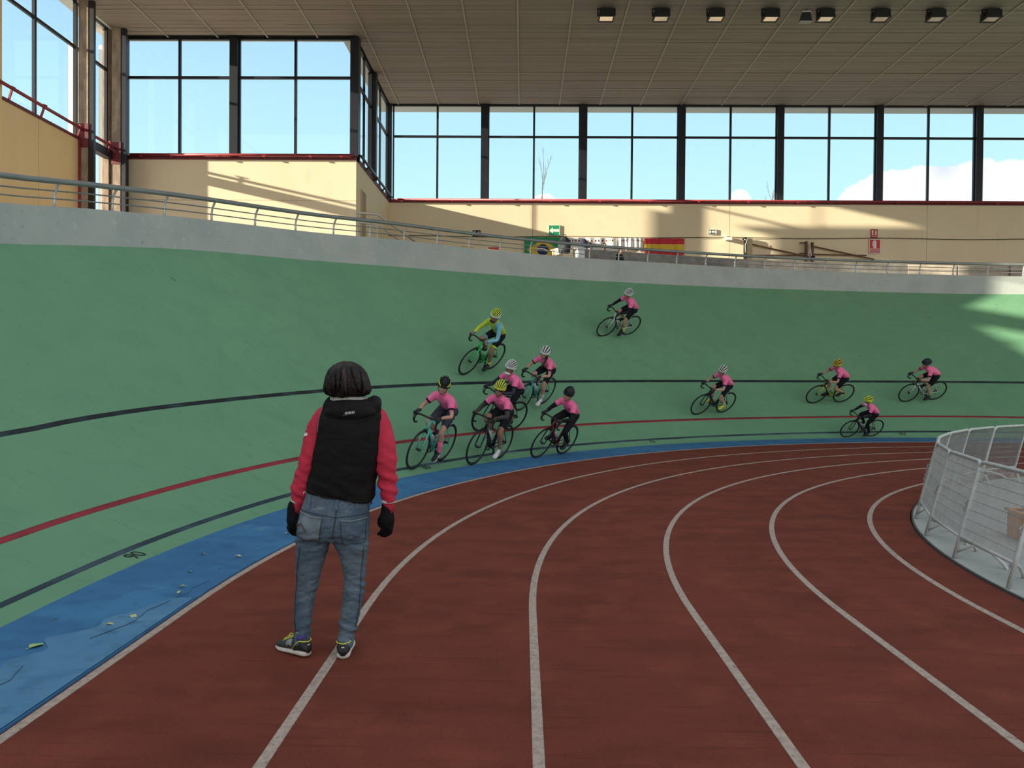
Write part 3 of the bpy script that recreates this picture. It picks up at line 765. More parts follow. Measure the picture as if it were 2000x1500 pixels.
t = thing('stair_handrail', 'pale metal stair handrail sloping down behind the railing', 'handrail', rp(7.5, 43.5, 3.8))
o_ = Vector(t.location)
HRM = mat('pale_rail_metal', (.52,.47,.38), .5, .2)
for k, (pa, pb, pc) in enumerate((((-4.25,19.6,5.68),(-3.83,20.06,5.74),(-2.90,21.0,5.15)),((-4.25,19.6,5.44),(-3.83,20.06,5.48),(-3.1,20.8,5.0)))):
    m = MB(); m.tube([Vector(pa)-o_,Vector(pb)-o_,Vector(pc)-o_], .022 if k else .03, 8); put('rail', m, HRM, t, smooth=True)
for p in ((-3.83,20.06,5.74),(-4.25,19.6,5.68),(-2.95,20.95,5.18)):
    m = MB(); m.tube([Vector((p[0],p[1],3.9))-o_, Vector(p)-o_], .024, 8); put('post', m, HRM, t, smooth=True)
m = MB(); m.lohi((-.14,-.05,0),(.14,.05,.11)); m.lohi((-.16,-.06,.11),(.16,.06,.13))
o = tag(put('red_box', m, mat('red_plastic', (.40,.03,.03), .5)), 'small red box lying on the low cream block', 'box'); o.location = rp(7.55, 54.0, 5.20)
t = thing('folding_chair', 'yellow wooden chair left of the low cream block', 'chair', rp(7.6, 52.0, 3.85), R_(40))
yw = mat('yellow_wood', (.52,.33,.09), .6)
m = MB(); m.lohi((-.2,-.2,.76),(.2,.2,.80)); put('seat', m, yw, t)
m = MB(); m.lohi((-.2,.17,1.22),(.2,.2,1.46)); put('backrest', m, yw, t)
for sx in (-1,1):
    for sy in (-1,1):
        m = MB(); m.bar((sx*.18,sy*.18,0),(sx*.18,sy*.18,1.46 if sy > 0 else .76),.035); put('leg', m, yw, t)

# ------------------------------------------------------------------ ceiling lamps
LENS_M = mat('lamp_lens', (.88,.86,.80), .16, 1.0)
def lamp_parts():
    a = MB(); a.lohi((-.21,-.19,-.26),(.21,.19,-.06)); a.lohi((-.23,-.20,-.29),(.23,-.165,-.25)); a.lohi((-.23,.165,-.29),(.23,.20,-.25)); a.lohi((-.23,-.165,-.29),(-.19,.165,-.25)); a.lohi((.19,-.165,-.29),(.23,.165,-.25))
    b = MB(); b.lohi((-.19,-.165,-.275),(.19,.165,-.262))
    c = MB(); c.lohi((-.27,-.03,-.20),(-.235,.03,0)); c.lohi((.235,-.03,-.20),(.27,.03,0)); c.lohi((-.27,-.03,-.02),(.27,.03,0)); c.lohi((-.27,-.03,-.21),(-.21,.03,-.17)); c.lohi((.21,-.03,-.21),(.27,.03,-.17))
    d = MB()
    for i in range(5): d.lohi((-.16,-.15+.06*i,-.06),(.16,-.135+.06*i,-.015))
    return a.mesh('housing', BLACK), b.mesh('lens', LENS_M), c.mesh('bracket', BLACK), d.mesh('fins', BLACK)
LP = lamp_parts()
ords = ['first','second','third','fourth','fifth','sixth','seventh','eighth']
for i in range(8):
    t = thing('ceiling_floodlight', '%s black ceiling floodlight in the row counted from the left' % ords[i], 'lamp', (2.38+1.613*i, 22.9, ZC-.012), 0, 'floodlights in a row under the slatted ceiling')
    for nm, me in zip(('housing','lens','bracket','cooling_fins'), LP):
        o = ob(nm, me, t)
        if nm != 'bracket': o.location = (0,0,-.02)
    t.children[3]['kind'] = 'stuff'
t = thing('ceiling_speaker', 'black tapered horn speaker between the fourth and fifth floodlight', 'speaker', (8.28, 22.95, ZC-.012))
m = MB(); m.rings([[(-.11,-.05,-.08),(.11,-.05,-.08),(.11,.10,-.08),(-.11,.10,-.08)],[(-.17,-.03,-.33),(.17,-.03,-.33),(.17,.14,-.33),(-.17,.14,-.33)]]); put('horn', m, BLACK, t)
m = MB(); m.lohi((-.12,-.07,-.085),(.12,-.045,-.055)); put('white_lip', m, WHITE, t)
m = MB(); m.lohi((-.175,-.035,-.345),(.175,.15,-.33)); put('mouth_rim', m, mat('speaker_rim', (.5,.5,.46), .6), t)
m = MB(); m.lohi((-.03,0,-.08),(.03,.06,0)); put('bracket', m, BLACK, t)

# ------------------------------------------------------------------ bare trees outside
def tree(label, base, h, seed, spread=.12):
    rnd = random.Random(seed); mb = MB()
    def grow(p, d, L, r, lev):
        q = p+d*L; mb.tube([p, (p+q)/2+Vector((rnd.uniform(-.02,.02)*L,)*3), q], [r, r*.85, r*.6], 5)
        if lev == 0: return
        for i in range(rnd.randint(3,5)):
            f = rnd.uniform(.3,1.0); a = rnd.uniform(0, 2*PI)
            nd = (d + Vector((math.cos(a),math.sin(a),rnd.uniform(.5,1.3)))*rnd.uniform(.25,.5)).normalized()
            grow(p+(q-p)*f, nd, L*rnd.uniform(.3,.45), r*.45, lev-1)
    t = thing('bare_tree', label, 'tree', base)
    mb.tube([(0,0,0),(.02,0,h*.4),(0,.03,h*.75)], [.12,.08,.045], 7)
    p = Vector((0,0,h*.55))
    for k in range(10):
        a = rnd.uniform(0,2*PI); z = h*rnd.uniform(.42,.86)
        grow(Vector((0,0,z)), Vector((math.cos(a)*.34,math.sin(a)*.34,1)).normalized(), h*rnd.uniform(.05,.10), .016, 2)
    grow(Vector((0,.03,h*.74)), Vector((.02,0,1)), h*.20, .03, 2)
    put('branches', mb, mat('grey_bark', (.13,.11,.10), .9), t)
tree('slender bare tree outside, seen through the second far window bay', (1.05, 45, -.1), 15.0, 4)
tree('bare tree outside, seen by the column beyond the yellow bike rider', (14.7, 46, -.1), 13.4, 9)

# ------------------------------------------------------------------ barriers on the infield edge
def barrier_meshes(W=.97, H=.875):
    fr = MB()
    c = .07
    pts = [(0,0,0),(0,0,.25),(0,0,H-c)]
    for a in (30,60): pts.append((c-c*math.cos(R_(a)),0,H-c+c*math.sin(R_(a))))
    pts += [(c,0,H),(W/2,0,H),(W-c,0,H)]
    for a in (60,30): pts.append((W-c+c*math.cos(R_(a)),0,H-c+c*math.sin(R_(a))))
    pts += [(W,0,H-c),(W,0,.25),(W,0,0)]
    fr.tube(pts, .018, 8, up=(0,1,0))
    br = MB(); br.tube([(0,0,.19),(W,0,.19)], .014, 8)
    wr = MB()
    n = 61
    for i in range(1, n):
        x = W*i/n; wr.tube([(x,.004,.19),(x,.004,H-.005 if .07 < x < W-.07 else H-.04)], .0023, 3, cap=False)
    hw = MB()
    for i in range(1, 8): z = .19+(H-.19)*i/8; hw.tube([(0,0,z),(W,0,z)], .0026, 4, cap=False)
    ft = []
    for x in (.03, W-.03):
        sg = 1 if x < W/2 else -1
        m = MB(); m.tube([(x,0,.17),(x+.10*sg,.05,.175),(x+.22*sg,.16,.15),(x+.30*sg,.24,.09),(x+.34*sg,.28,.035)], .014, 7); ft.append(m.mesh('foot', GALV_L, True))
    bc = MB(); bc.tube([(.02,0,.06),(.16,.05,.16)], .010, 6); bc.tube([(W-.02,0,.06),(W-.16,.05,.16)], .010, 6)
    hk = MB(); hk.tube([(0,-.02,.42),(0,-.035,.45),(0,-.02,.48)], .008, 6); hk2 = MB(); hk2.tube([(W,-.02,.47),(W,-.035,.5),(W,-.02,.53)], .008, 6)
    return fr.mesh('frame', GALV_L, True), br.mesh('bottom_rail', GALV_L, True), wr.mesh('wires', GALV), hw.mesh('wires', GALV), ft, bc.mesh('brace', GALV_L, True), (hk.mesh('hook', GALV), hk2.mesh('hook', GALV))
BM = barrier_meshes()
def barrier(t0, label):
    RB = R_SLAB-.02; dth = 2*math.degrees(math.asin(.97/2/RB))
    p = Vector((*xy(RB, t0), .016)); q = Vector((*xy(RB, t0+dth), .016))
    x = (q-p).normalized(); inw = Vector((0,0,1)).cross(x)
    c_ = Vector((CX,CY,0)); 
    if inw.dot(c_-p) < 0: inw = -inw
    z = (Vector((0,0,.84))+inw*.2).normalized(); y = z.cross(x)
    if y.dot(c_-p) < 0: y = -y; 
    mw = Matrix(((x.x,y.x,z.x,p.x),(x.y,y.y,z.y,p.y),(x.z,y.z,z.z,p.z),(0,0,0,1)))
    t = thing('crowd_barrier', label, 'barrier', mw=mw, group='metal crowd barriers around the infield')
    ob('frame', BM[0], t); ob('bottom_rail', BM[1], t)
    w = ob('wire_mesh', BM[2], t); w['kind'] = 'stuff'; w = ob('cross_wires', BM[3], t); w['kind'] = 'stuff'
    for f in BM[4]: ob('foot', f, t)
    ob('brace', BM[5], t)
    for h_ in BM[6]: ob('hook', h_, t)
barrier(-2.25, 'metal barrier cut off by the right edge, nearest the camera')
barrier(4.55, 'metal mesh barrier standing in front of the orange crate')
barrier(11.42, 'metal mesh barrier next left of the one before the orange crate')
barrier(18.4, 'pale looking barrier at the left end of the ring, seen almost edge on')
barrier(25.5, 'foreshortened barrier hidden behind the pale edge on barrier')
barrier(32.5, 'short looking barrier just right of the leftmost barrier corner, blue band behind')
barrier(39.4, 'first broad barrier on the far side of the ring')
barrier(46.4, 'second broad barrier on the far side of the ring')
barrier(53.5, 'third broad barrier on the far side, reaching the right edge')

# crate with bundles
t = thing('orange_crate', 'orange plastic crate on the infield behind the mesh barrier', 'crate', (5.14,7.55,.013), R_(-8))
OR = mat('orange_plastic', (.62,.20,.03), .5)
for nm, lo, hi in (('side_panel',(-.27,-.22,.0),(-.25,.22,.27)),('side_panel',(.25,-.22,.0),(.27,.22,.27)),('front_panel',(-.27,-.22,0),(.27,-.20,.20)),('back_panel',(-.27,.20,0),(.27,.22,.27)),('base',(-.25,-.2,0),(.25,.2,.02)),('rim',(-.29,-.24,.255),(-.25,.24,.28)),('rim',(.25,-.24,.255),(.29,.24,.28)),('rim',(-.29,.20,.255),(.29,.24,.28))):
    m = MB(); m.lohi(lo, hi); put(nm, m, OR, t)
m = MB(); m.lohi((-.06,-.225,.07),(.06,-.219,.12)); put('grip_hole', m, BLACK, t)
def lump(name, label, cat, pos, r, m_, seed, amp=.25):
    mb = MB(); mb.ell((0,0,0), r, nu=20, nv=14)
    vs = []
    for v in mb.v:
        p = Vector(v); n = noise.noise(p*9+Vector((seed,0,0))); vs.append(tuple(p*(1+amp*n)))
    mb.v = vs
    return tag(put(name, mb, m_, smooth=True, loc=pos), label, cat)
lump('green_bundle', 'pale green bundle stuffed in the orange crate', 'cloth', (5.12,7.56,.22), (.21,.17,.17), mat('pale_green_cloth', (.30,.40,.27), .9), 2)
lump('pink_cloth', 'bright pink crumpled cloth on top of the orange crate', 'cloth', (5.12,7.55,.395), (.13,.10,.045), mat('pink_cloth', (.80,.12,.28), .8), 5, .6)
m = MB(); m.lohi((-.28,-.2,0),(.28,.2,.03)); m.lohi((-.27,-.19,.03),(.27,.19,.036))
o = tag(put('olive_mat', m, mat('olive_foam', (.20,.16,.05), .9, var=.3, vscale=8)), 'olive brown mat lying before the orange crate', 'mat'); o.location = (5.0,6.95,.013); o.rotation_euler = (0,0,R_(-12))

# fallen leaves
LEAF = mat('dry_leaf', (.50,.48,.22), .8); LEAFG = mat('green_leaf', (.35,.50,.18), .8)
def leaf_mesh(s):
    m = MB(); top = []; 
    for i in range(9):
        u = i/8; w = math.sin(PI*u)**.8*.32*s; top.append((u*s-.5*s, w, .006*math.sin(u*5)+.012*s*2*abs(u-.5)))
    vs = []
    for x, w, z in top: vs += [(x,-w,z+.006),(x,0,z+.001),(x,w,z+.007)]
    fs = []
    for i in range(8):
        a = i*3; fs += [(a,a+3,a+4,a+1),(a+1,a+4,a+5,a+2)]
    m.add(vs, fs); m.tube([(-.5*s,0,.006),(-.72*s,.05*s,.01)], .0022, 4)
    return m
for i, (px, py, sz, lab) in enumerate(((-2.43,6.55,.05,'dry leaf on blue band nearest the coach'),(-2.30,7.5,.05,'dry leaf on blue band beyond the coach line'),(-2.62,6.02,.045,'thin dry leaf below the middle of blue band'),(-2.50,5.60,.05,'pale dry leaf close to the white border line'),(-2.45,5.45,.04,'small dry leaf touching the white border line'),(-2.50,4.9,.06,'dry leaf near the worn edge of blue band'),(-2.56,4.74,.05,'curled dry leaf on worn blue paint'),(-2.78,4.35,.10,'large pale green leaf on blue band at the left edge'),(-2.76,6.6,.04,'tiny dry leaf higher up on the blue band'))):
    th = math.degrees(math.atan2(py-CY, CX-px)) if py > CY else -(CY-py)*3
    s_ = (math.hypot(px-CX, py-CY) if py > CY else CX-px)-R0
    o = put('fallen_leaf', leaf_mesh(sz), LEAFG if i == 7 else LEAF, smooth=True, loc=(px,py,max(.012,bank_z(max(0,s_),th))+.002), rot=(0,0,i*1.1))
    tag(o, lab, 'leaf', 'fallen leaves on the blue band')

# ------------------------------------------------------------------ bicycles
TYRE = mat('black_tyre', (.010,.010,.011), .7); RIMM = mat('black_rim', (.014,.014,.016), .35); SPOKE = mat('spoke_steel', (.05,.05,.052), .35, .3)
CHROME = mat('alloy', (.45,.45,.46), .3, .7); TAPE = mat('bar_tape', (.014,.014,.016), .8); SADM = mat('saddle_vinyl', (.015,.015,.017), .5)
WR = .335; AXF, AXR = .45, -.45
def wheel_parts():
    def ring(R, r, n, k, flat=1.0):
        m = MB(); m.tube([(R*math.cos(2*PI*i/n),0,R*math.sin(2*PI*i/n)) for i in range(n)], r, k, closed=True, cap=False, up=(0,1,0), flat=flat); return m
    ty = ring(WR-.014, .0145, 48, 8)
    rm = MB(); n = 48; rr = []
    for i in range(n):
        a = 2*PI*i/n; c, s = math.cos(a), math.sin(a)
        rr.append([(R*c,y,R*s) for R, y in ((WR-.022,-.010),(WR-.022,.010),(WR-.046,.004),(WR-.046,-.004))])
    rm.rings(rr, cap=False, closed=True)
    sp = MB()
    for i in range(20):
        a = 2*PI*i/20; y = .028 if i % 2 else -.028
        b = a + (.35 if i % 4 < 2 else -.35)
        sp.tube([(.02*math.cos(b),y,.02*math.sin(b)),((WR-.04)*math.cos(a),0,(WR-.04)*math.sin(a))], .0013, 4, cap=False)
    hb = MB(); hb.tube([(0,-.05,0),(0,-.032,0),(0,-.03,0),(0,-.024,0),(0,.024,0),(0,.03,0),(0,.032,0),(0,.05,0)], [.010,.010,.022,.022,.022,.022,.010,.010][:8], 10)
    cs = MB()
    for i in range(5): cs.disc((0,-.030-.004*i,0), .052-.007*i, (0,1,0), .003, 16)
    return ty.mesh('tyre', TYRE, True), rm.mesh('rim', RIMM, True), sp.mesh('spokes', SPOKE), hb.mesh('hub', BLACK, True), cs.mesh('cassette', CHROME, True)
WP = wheel_parts()
BB_ = Vector((-.05,0,.27))
def bike_meshes():
    D = {}
    fr = MB()
    ht, hb = Vector((.315,0,.80)), Vector((.348,0,.675)); st = Vector((-.185,0,.79))
    fr.tube([ht+Vector((-.006,0,.02)), hb-Vector((-.006,0,.02))], .024, 10)
    fr.tube([hb+Vector((-.01,0,.03)), BB_], [.024,.026], 10)
    fr.tube([ht+Vector((.004,0,-.02)), st+Vector((.012,0,-.03))], [.020,.017], 10)
    fr.tube([BB_, st], .018, 10)
    fr.tube([BB_+Vector((0,-.035,0)), BB_+Vector((0,.035,0))], .024, 12)
    for s in (-1,1):
        fr.tube([BB_+Vector((-.02,.022*s,0)), Vector((-.20,.040*s,.285)), Vector((AXR,.062*s,WR))], [.012,.010,.009], 8)
        fr.tube([st+Vector((.01,.012*s,-.06)), Vector((-.30,.035*s,.58)), Vector((AXR,.062*s,WR))], [.009,.008,.008], 8)
        fr.box((AXR+.005,.062*s,WR), (.035,.006,.04))
    D['frame'] = fr.mesh('frame', mat('frame_black', (.012,.012,.014), .3), True)
    fk = MB(); fk.tube([hb+Vector((.004,-.05,-.03)), hb+Vector((.004,.05,-.03))], .017, 10)
    fk.tube([hb, hb+Vector((.005,0,-.03))], .02, 10)
    for s in (-1,1): fk.tube([hb+Vector((.004,.045*s,-.025)), Vector((.395,.052*s,.52)), Vector((AXF,.055*s,WR))], [.017,.014,.009], 8)
    D['fork'] = fk.mesh('fork', mat('frame_black', (.012,.012,.014)), True)
    hbm = MB()
    hbm.tube([ht+Vector((-.006,0,.02)), ht+Vector((-.016,0,.062))], .016, 10)
    hbm.tube([ht+Vector((-.012,0,.045)), Vector((.392,0,.862))], .015, 10)
    D['stem'] = hbm.mesh('stem', BLACK, True)
    dm = MB()
    half = [(.392,0,.862),(.392,.10,.864),(.394,.165,.866),(.410,.188,.866),(.45,.196,.862),(.482,.198,.842),(.494,.199,.80),(.480,.200,.752),(.44,.201,.728),(.375,.202,.722)]
    dm.tube([(x,-y,z) for x,y,z in half[::-1]]+half[1:], .0150, 8)
    D['handlebar'] = dm.mesh('handlebar', TAPE, True)
    for s, n in ((1,'l'),(-1,'r')):
        lv = MB(); lv.tube([(.45,.197*s,.870),(.485,.197*s,.885),(.512,.197*s,.900),(.522,.197*s,.915)], [.017,.018,.017,.011], 8)
        lv.tube([(.510,.199*s,.890),(.532,.203*s,.845),(.520,.205*s,.79),(.507,.206*s,.765)], [.008,.007,.006,.006], 6)
        D['lever_'+n] = lv.mesh('brake_lever', BLACK, True)
    sd = MB()
    rr = []
    for x, w, z, h in ((-.335,.060,.905,.030),(-.31,.066,.910,.036),(-.26,.060,.906,.036),(-.20,.032,.900,.030),(-.13,.020,.899,.024),(-.085,.014,.894,.018)):
        rr.append([(x, w*math.cos(2*PI*j/12), z-.012+h*.5*math.sin(2*PI*j/12)) for j in range(12)])
    sd.rings(rr); D['saddle'] = sd.mesh('saddle', SADM, True)
    sp = MB(); sp.tube([st, Vector((-.218,0,.885))], .0135, 8); sp.tube([(-.30,.022,.886),(-.24,.022,.876),(-.15,.02,.886)], .004, 5); sp.tube([(-.30,-.022,.886),(-.24,-.022,.876),(-.15,-.02,.886)], .004, 5)
    D['seat_post'] = sp.mesh('seat_post', BLACK, True)
    ck = MB()   # crankset in its own frame: left crank points along +x
    ck.tube([(0,-.06,0),(0,.06,0)], .014, 10)
    ck.tube([(0,.066,0),(.16,.076,0)], [.015,.010], 8); ck.tube([(0,-.066,0),(-.16,-.076,0)], [.015,.010], 8)
    n = 40
    for R in (.082,.066): ck.tube([(R*math.cos(2*PI*i/n),-.052,R*math.sin(2*PI*i/n)) for i in range(n)], .005, 5, closed=True, cap=False, up=(0,1,0))
    for i in range(5):
        a = 2*PI*i/5+.3; ck.bar((0,-.054,0),(.075*math.cos(a),-.052,.075*math.sin(a)),.012,.006,(0,1,0))
    D['crankset'] = ck.mesh('crankset', BLACK, True)
    pd = MB(); pd.box((0,0,0),(.075,.055,.016)); pd.tube([(0,-.04,0),(0,.04,0)], .006, 6)
    D['pedal'] = pd.mesh('pedal', BLACK)
    ch = MB(); c0 = BB_+Vector((0,-.052,0)); c1 = Vector((AXR,-.045,WR))
    ch.tube([c0+Vector((0,0,.082)), c1+Vector((0,0,.04))], .0045, 5); ch.tube([c0+Vector((0,0,-.082)), Vector((AXR+.03,-.045,.235)), Vector((AXR-.005,-.045,.245)), c1+Vector((.03,0,-.03))], .0045, 5)
    D['chain'] = ch.mesh('chain', mat('chain_steel', (.06,.06,.06), .4, .5))
    rd = MB(); rd.tube([c1+Vector((.0,-.012,-.02)), Vector((AXR+.02,-.058,.27)), Vector((AXR+.012,-.058,.235))], .010, 7); rd.disc((AXR+.015,-.05,.237),.022,(0,1,0),.008,12); rd.disc((AXR+.012,-.05,.275),.022,(0,1,0),.008,12)
    D['derailleur'] = rd.mesh('rear_derailleur', BLACK, True)
    for nm, p in (('caliper_f', hb+Vector((.055,0,-.02))), ('caliper_r', Vector((-.255,0,.655)))):
        cp = MB(); cp.box(p+Vector((0,0,.01)),(.03,.05,.02)); cp.box(p+Vector((0,.028,-.015)),(.02,.012,.06)); cp.box(p+Vector((0,-.028,-.015)),(.02,.012,.06)); D[nm] = cp.mesh('brake_caliper', BLACK)
    bt = MB(); a = BB_.lerp(hb, .28)+Vector((-.035,0,.04)); d = (hb-BB_).normalized(); n_ = Vector((-d.z,0,d.x))
    a = BB_.lerp(hb,.26)+n_*.058; bt.tube([a, a+d*.13, a+d*.15, a+d*.17, a+d*.172, a+d*.19], [.034,.034,.028,.026,.015,.012], 12)
    D['bottle'] = bt.mesh('bottle', mat('bottle_plastic', (.40,.42,.42), .4), True)
    return D
BKM = bike_meshes()
def basis(M, f, lean, sc):
    f = Vector(f).normalized(); z = Vector((0,0,1)); u0 = (z-f*z.dot(f)).normalized(); l0 = u0.cross(f)
    u = u0*math.cos(R_(lean))+l0*math.sin(R_(lean)); l = u.cross(f)
    return Matrix(((f.x*sc,l.x*sc,u.x*sc,M[0]),(f.y*sc,l.y*sc,u.y*sc,M[1]),(f.z*sc,l.z*sc,u.z*sc,M[2]),(0,0,0,1)))
def over(o, m_):
    o.material_slots[0].link = 'OBJECT'; o.material_slots[0].material = m_; return o
def make_bike(mw, phi, label, cf, ck=None, rimc=None, bottle=True, bottle_m=None):
    t = thing('bicycle', label, 'bicycle', mw=mw, group='racing bicycles on the green banking')
    over(ob('frame', BKM['frame'], t), cf); over(ob('fork', BKM['fork'], t), ck or cf)
    for nm, x in (('front_wheel',AXF),('rear_wheel',AXR)):
        w = ob(nm, WP[0], t, loc=(x,0,WR), rot=(0,random.uniform(0,6),0))
        r_ = ob('rim', WP[1], w)
        if rimc: over(r_, rimc)
        s_ = ob('spokes', WP[2], w); s_['kind'] = 'stuff'; ob('hub', WP[3], w)
        if x < 0: ob('cassette', WP[4], w)
    hb = ob('handlebar', BKM['handlebar'], t); ob('stem', BKM['stem'], t)
    ob('brake_lever', BKM['lever_l'], hb); ob('brake_lever', BKM['lever_r'], hb)
    ob('saddle', BKM['saddle'], t); ob('seat_post', BKM['seat_post'], t)
    c = ob('crankset', BKM['crankset'], t, loc=BB_, rot=(0,-phi,0))
    ob('pedal', BKM['pedal'], c, loc=(.16,.115,0), rot=(0,phi,0)); ob('pedal', BKM['pedal'], c, loc=(-.16,-.115,0), rot=(0,phi,0))
    ob('chain', BKM['chain'], t); ob('rear_derailleur', BKM['derailleur'], t)
    ob('brake_caliper', BKM['caliper_f'], t); ob('brake_caliper', BKM['caliper_r'], t)
    if bottle:
        b = ob('water_bottle', BKM['bottle'], t)
        if bottle_m: over(b, bottle_m)
    return t

# ------------------------------------------------------------------ riders
PINK = mat('pink_jersey', (.97,.17,.36), .75, var=.16, vscale=14, bump=.25, bscale=22)
KNIT = mat('black_lycra', (.009,.010,.014), .7, spec=.2, bump=.15, bscale=30)
GLOVE = mat('black_glove', (.014,.014,.016), .7)
def ik(a, c, l1, l2, pole):
    a = Vector(a); c = Vector(c); d = c-a; L = d.length; dn = d.normalized()
    if L > .999*(l1+l2): k = .999*(l1+l2)/L; l1 /= k; l2 /= k
    x = (l1*l1-l2*l2+L*L)/(2*L); h = math.sqrt(max(1e-6, l1*l1-x*x))
    p = Vector(pole); p = (p-dn*p.dot(dn)).normalized()
    return a+dn*x+p*h
def lerp_path(pts, f):
    """first fraction f of a polyline, by length"""
    pts = [Vector(p) for p in pts]; seg = [(pts[i+1]-pts[i]).length for i in range(len(pts)-1)]; tot = sum(seg)*f; out = [pts[0]]
    for i, s in enumerate(seg):
        if tot > s: out.append(pts[i+1]); tot -= s
        else: out.append(pts[i].lerp(pts[i+1], tot/s)); break
    return out
def subpath(pts, f0, f1, n=6):
    pts = [Vector(p) for p in pts]; seg = [(pts[i+1]-pts[i]).length for i in range(len(pts)-1)]; T = sum(seg); out = []
    for k in range(n):
        d = T*(f0+(f1-f0)*k/(n-1))
        for i, s in enumerate(seg):
            if d <= s or i == len(seg)-1: out.append(pts[i].lerp(pts[i+1], min(1, d/s))); break
            d -= s
    return out
def torso(mb, prof, n=16):
    """prof: (centre, tangent-normal up dir handled by x-z plane, half width y, half thickness, tangent angle)"""
    rr = []
    for (x, z), w, th, ang in prof:
        u = Vector((-math.sin(ang),0,math.cos(ang)))
        rr.append([Vector((x,0,z))+Vector((0,1,0))*w*math.cos(2*PI*j/n)+u*th*math.sin(2*PI*j/n) for j in range(n)])
    mb.rings(rr)
def helmet_parts(parent, rib_cols, inner, pitch=.12, centre=(.232,0,1.418), rim=None, yaw=0.0):
    A, B, C = .136, .100, .142
    def P(a, b, k=1.0):   # a: 0 front .. pi back over the top, b: side tilt
        ca = math.cos(a); sa = math.sin(a)
        x = A*ca; y = B*math.sin(b)*max(.25, sa)**.45; z = C*sa*math.cos(b)
        if ca < 0: x *= 1.06
        return Vector((x*k, y*k, z*k))
    # inner shell
    m = MB(); rr = []
    for i in range(1, 12):
        t = PI/2*i/11; ring = []
        for j in range(24):
            a = 2*PI*j/24; x = A*.94*math.sin(t)*math.cos(a); x = x*1.06 if x < 0 else x
            ring.append(Vector((x, B*.95*math.sin(t)*math.sin(a), C*.93*math.cos(t)-.004)))
        rr.append(ring)
    low = [Vector((p.x*.99, p.y*.99, p.z-.028+(.012 if p.x > .06 else 0))) for p in rr[-1]]; rr.append(low)
    m.rings(rr)
    rot = Matrix.Rotation(yaw, 3, 'Z') @ Matrix.Rotation(pitch, 3, 'Y'); C0 = Vector(centre)
    m.v = [tuple(C0+rot @ Vector(v)) for v in m.v]
    hm = put('helmet', m, inner, parent, smooth=True)
    for k, (b0, b1, col) in enumerate(rib_cols):
        m = MB(); rr = []
        n = 14
        for i in range(n+1):
            a = R_(6+168*i/n)
            bb0 = R_(b0); bb1 = R_(b1); mid = (bb0+bb1)/2
            rr.append([P(a,bb0,.95), P(a,bb0,1.015), P(a,mid,1.04), P(a,bb1,1.015), P(a,bb1,.95)])
        m.rings(rr); m.v = [tuple(C0+rot @ Vector(v)) for v in m.v]
        put('helmet_rib', m, col, hm, smooth=True)
    m = MB(); rr = []
    for j in range(28):
        a = 2*PI*j/28; x = A*1.0*math.cos(a); x = x*1.06 if x < 0 else x; y = B*1.02*math.sin(a); zo = .012 if x > .06 else 0
        rr.append([Vector((x*s_, y*s_, z+zo)) for s_, z in ((1.03,.012),(1.03,-.022),(.93,-.03),(.93,.012))])
    m.rings(rr, cap=False, closed=True); m.v = [tuple(C0+rot @ Vector(v)) for v in m.v]
    put('helmet_rim', m, rim or rib_cols[0][2], hm, smooth=True)
    return hm
def glove_mesh(sd, curl=True):
    m = MB()
    w = Vector((.425,.194*sd,.925))
    m.limb([w+Vector((-.03,0,.004)), w, (.462,.196*sd,.922), (.488,.197*sd,.914)], [.026,.025,.032,.026], 10, 3)
    for j in range(4):
        x = .503-.017*j; L = (1,1.08,1.0,.85)[j]
        m.tube([(x,.205*sd,.922),(x+.010,.205*sd+.018*sd*L,.908),(x+.014,.205*sd+.021*sd*L,.885),(x+.011,.205*sd+.010*sd,.866),(x+.006,.205*sd-.002*sd,.862)], [.0105,.0100,.0095,.0085,.0070], 7)
    m.tube([(.452,.182*sd,.918),(.480,.172*sd,.906),(.500,.174*sd,.892),(.514,.180*sd,.884)], [.013,.0115,.0105,.009], 7)
    return m
def shoe_pieces(ball, ankle, sd):
    """upper and sole of a cycling shoe, ball over the pedal axle"""
    b = Vector(ball); a = Vector(ankle)
    fwd = (b-a); fwd.z *= .35; fwd.normalize(); side = Vector((0,1,0)); up = fwd.cross(side)*-1
    if up.z < 0: up = -up
    heel = b-fwd*.135; toe = b+fwd*.085
    def ring(p, w, h0, h1, n=12):
        return [p+side*w*math.cos(2*PI*j/n)+up*((h1+h0)/2+(h1-h0)/2*math.sin(2*PI*j/n)) for j in range(n)]
    u = MB(); u.rings([ring(heel-fwd*.012,.018,.016,.05), ring(heel,.030,.008,.082), ring(heel+fwd*.04,.033,.008,.092), ring(heel+fwd*.085,.036,.008,.070), ring(b,.044,.008,.052), ring(b+fwd*.05,.040,.010,.042), ring(toe,.022,.012,.032)])
    s = MB(); s.rings([ring(heel-fwd*.01,.022,-.010,.016), ring(heel+fwd*.03,.032,-.010,.014), ring(heel+fwd*.07,.030,.0,.014), ring(b,.046,-.010,.014), ring(b+fwd*.05,.041,-.006,.016), ring(toe,.022,.002,.02)])
    return u, s
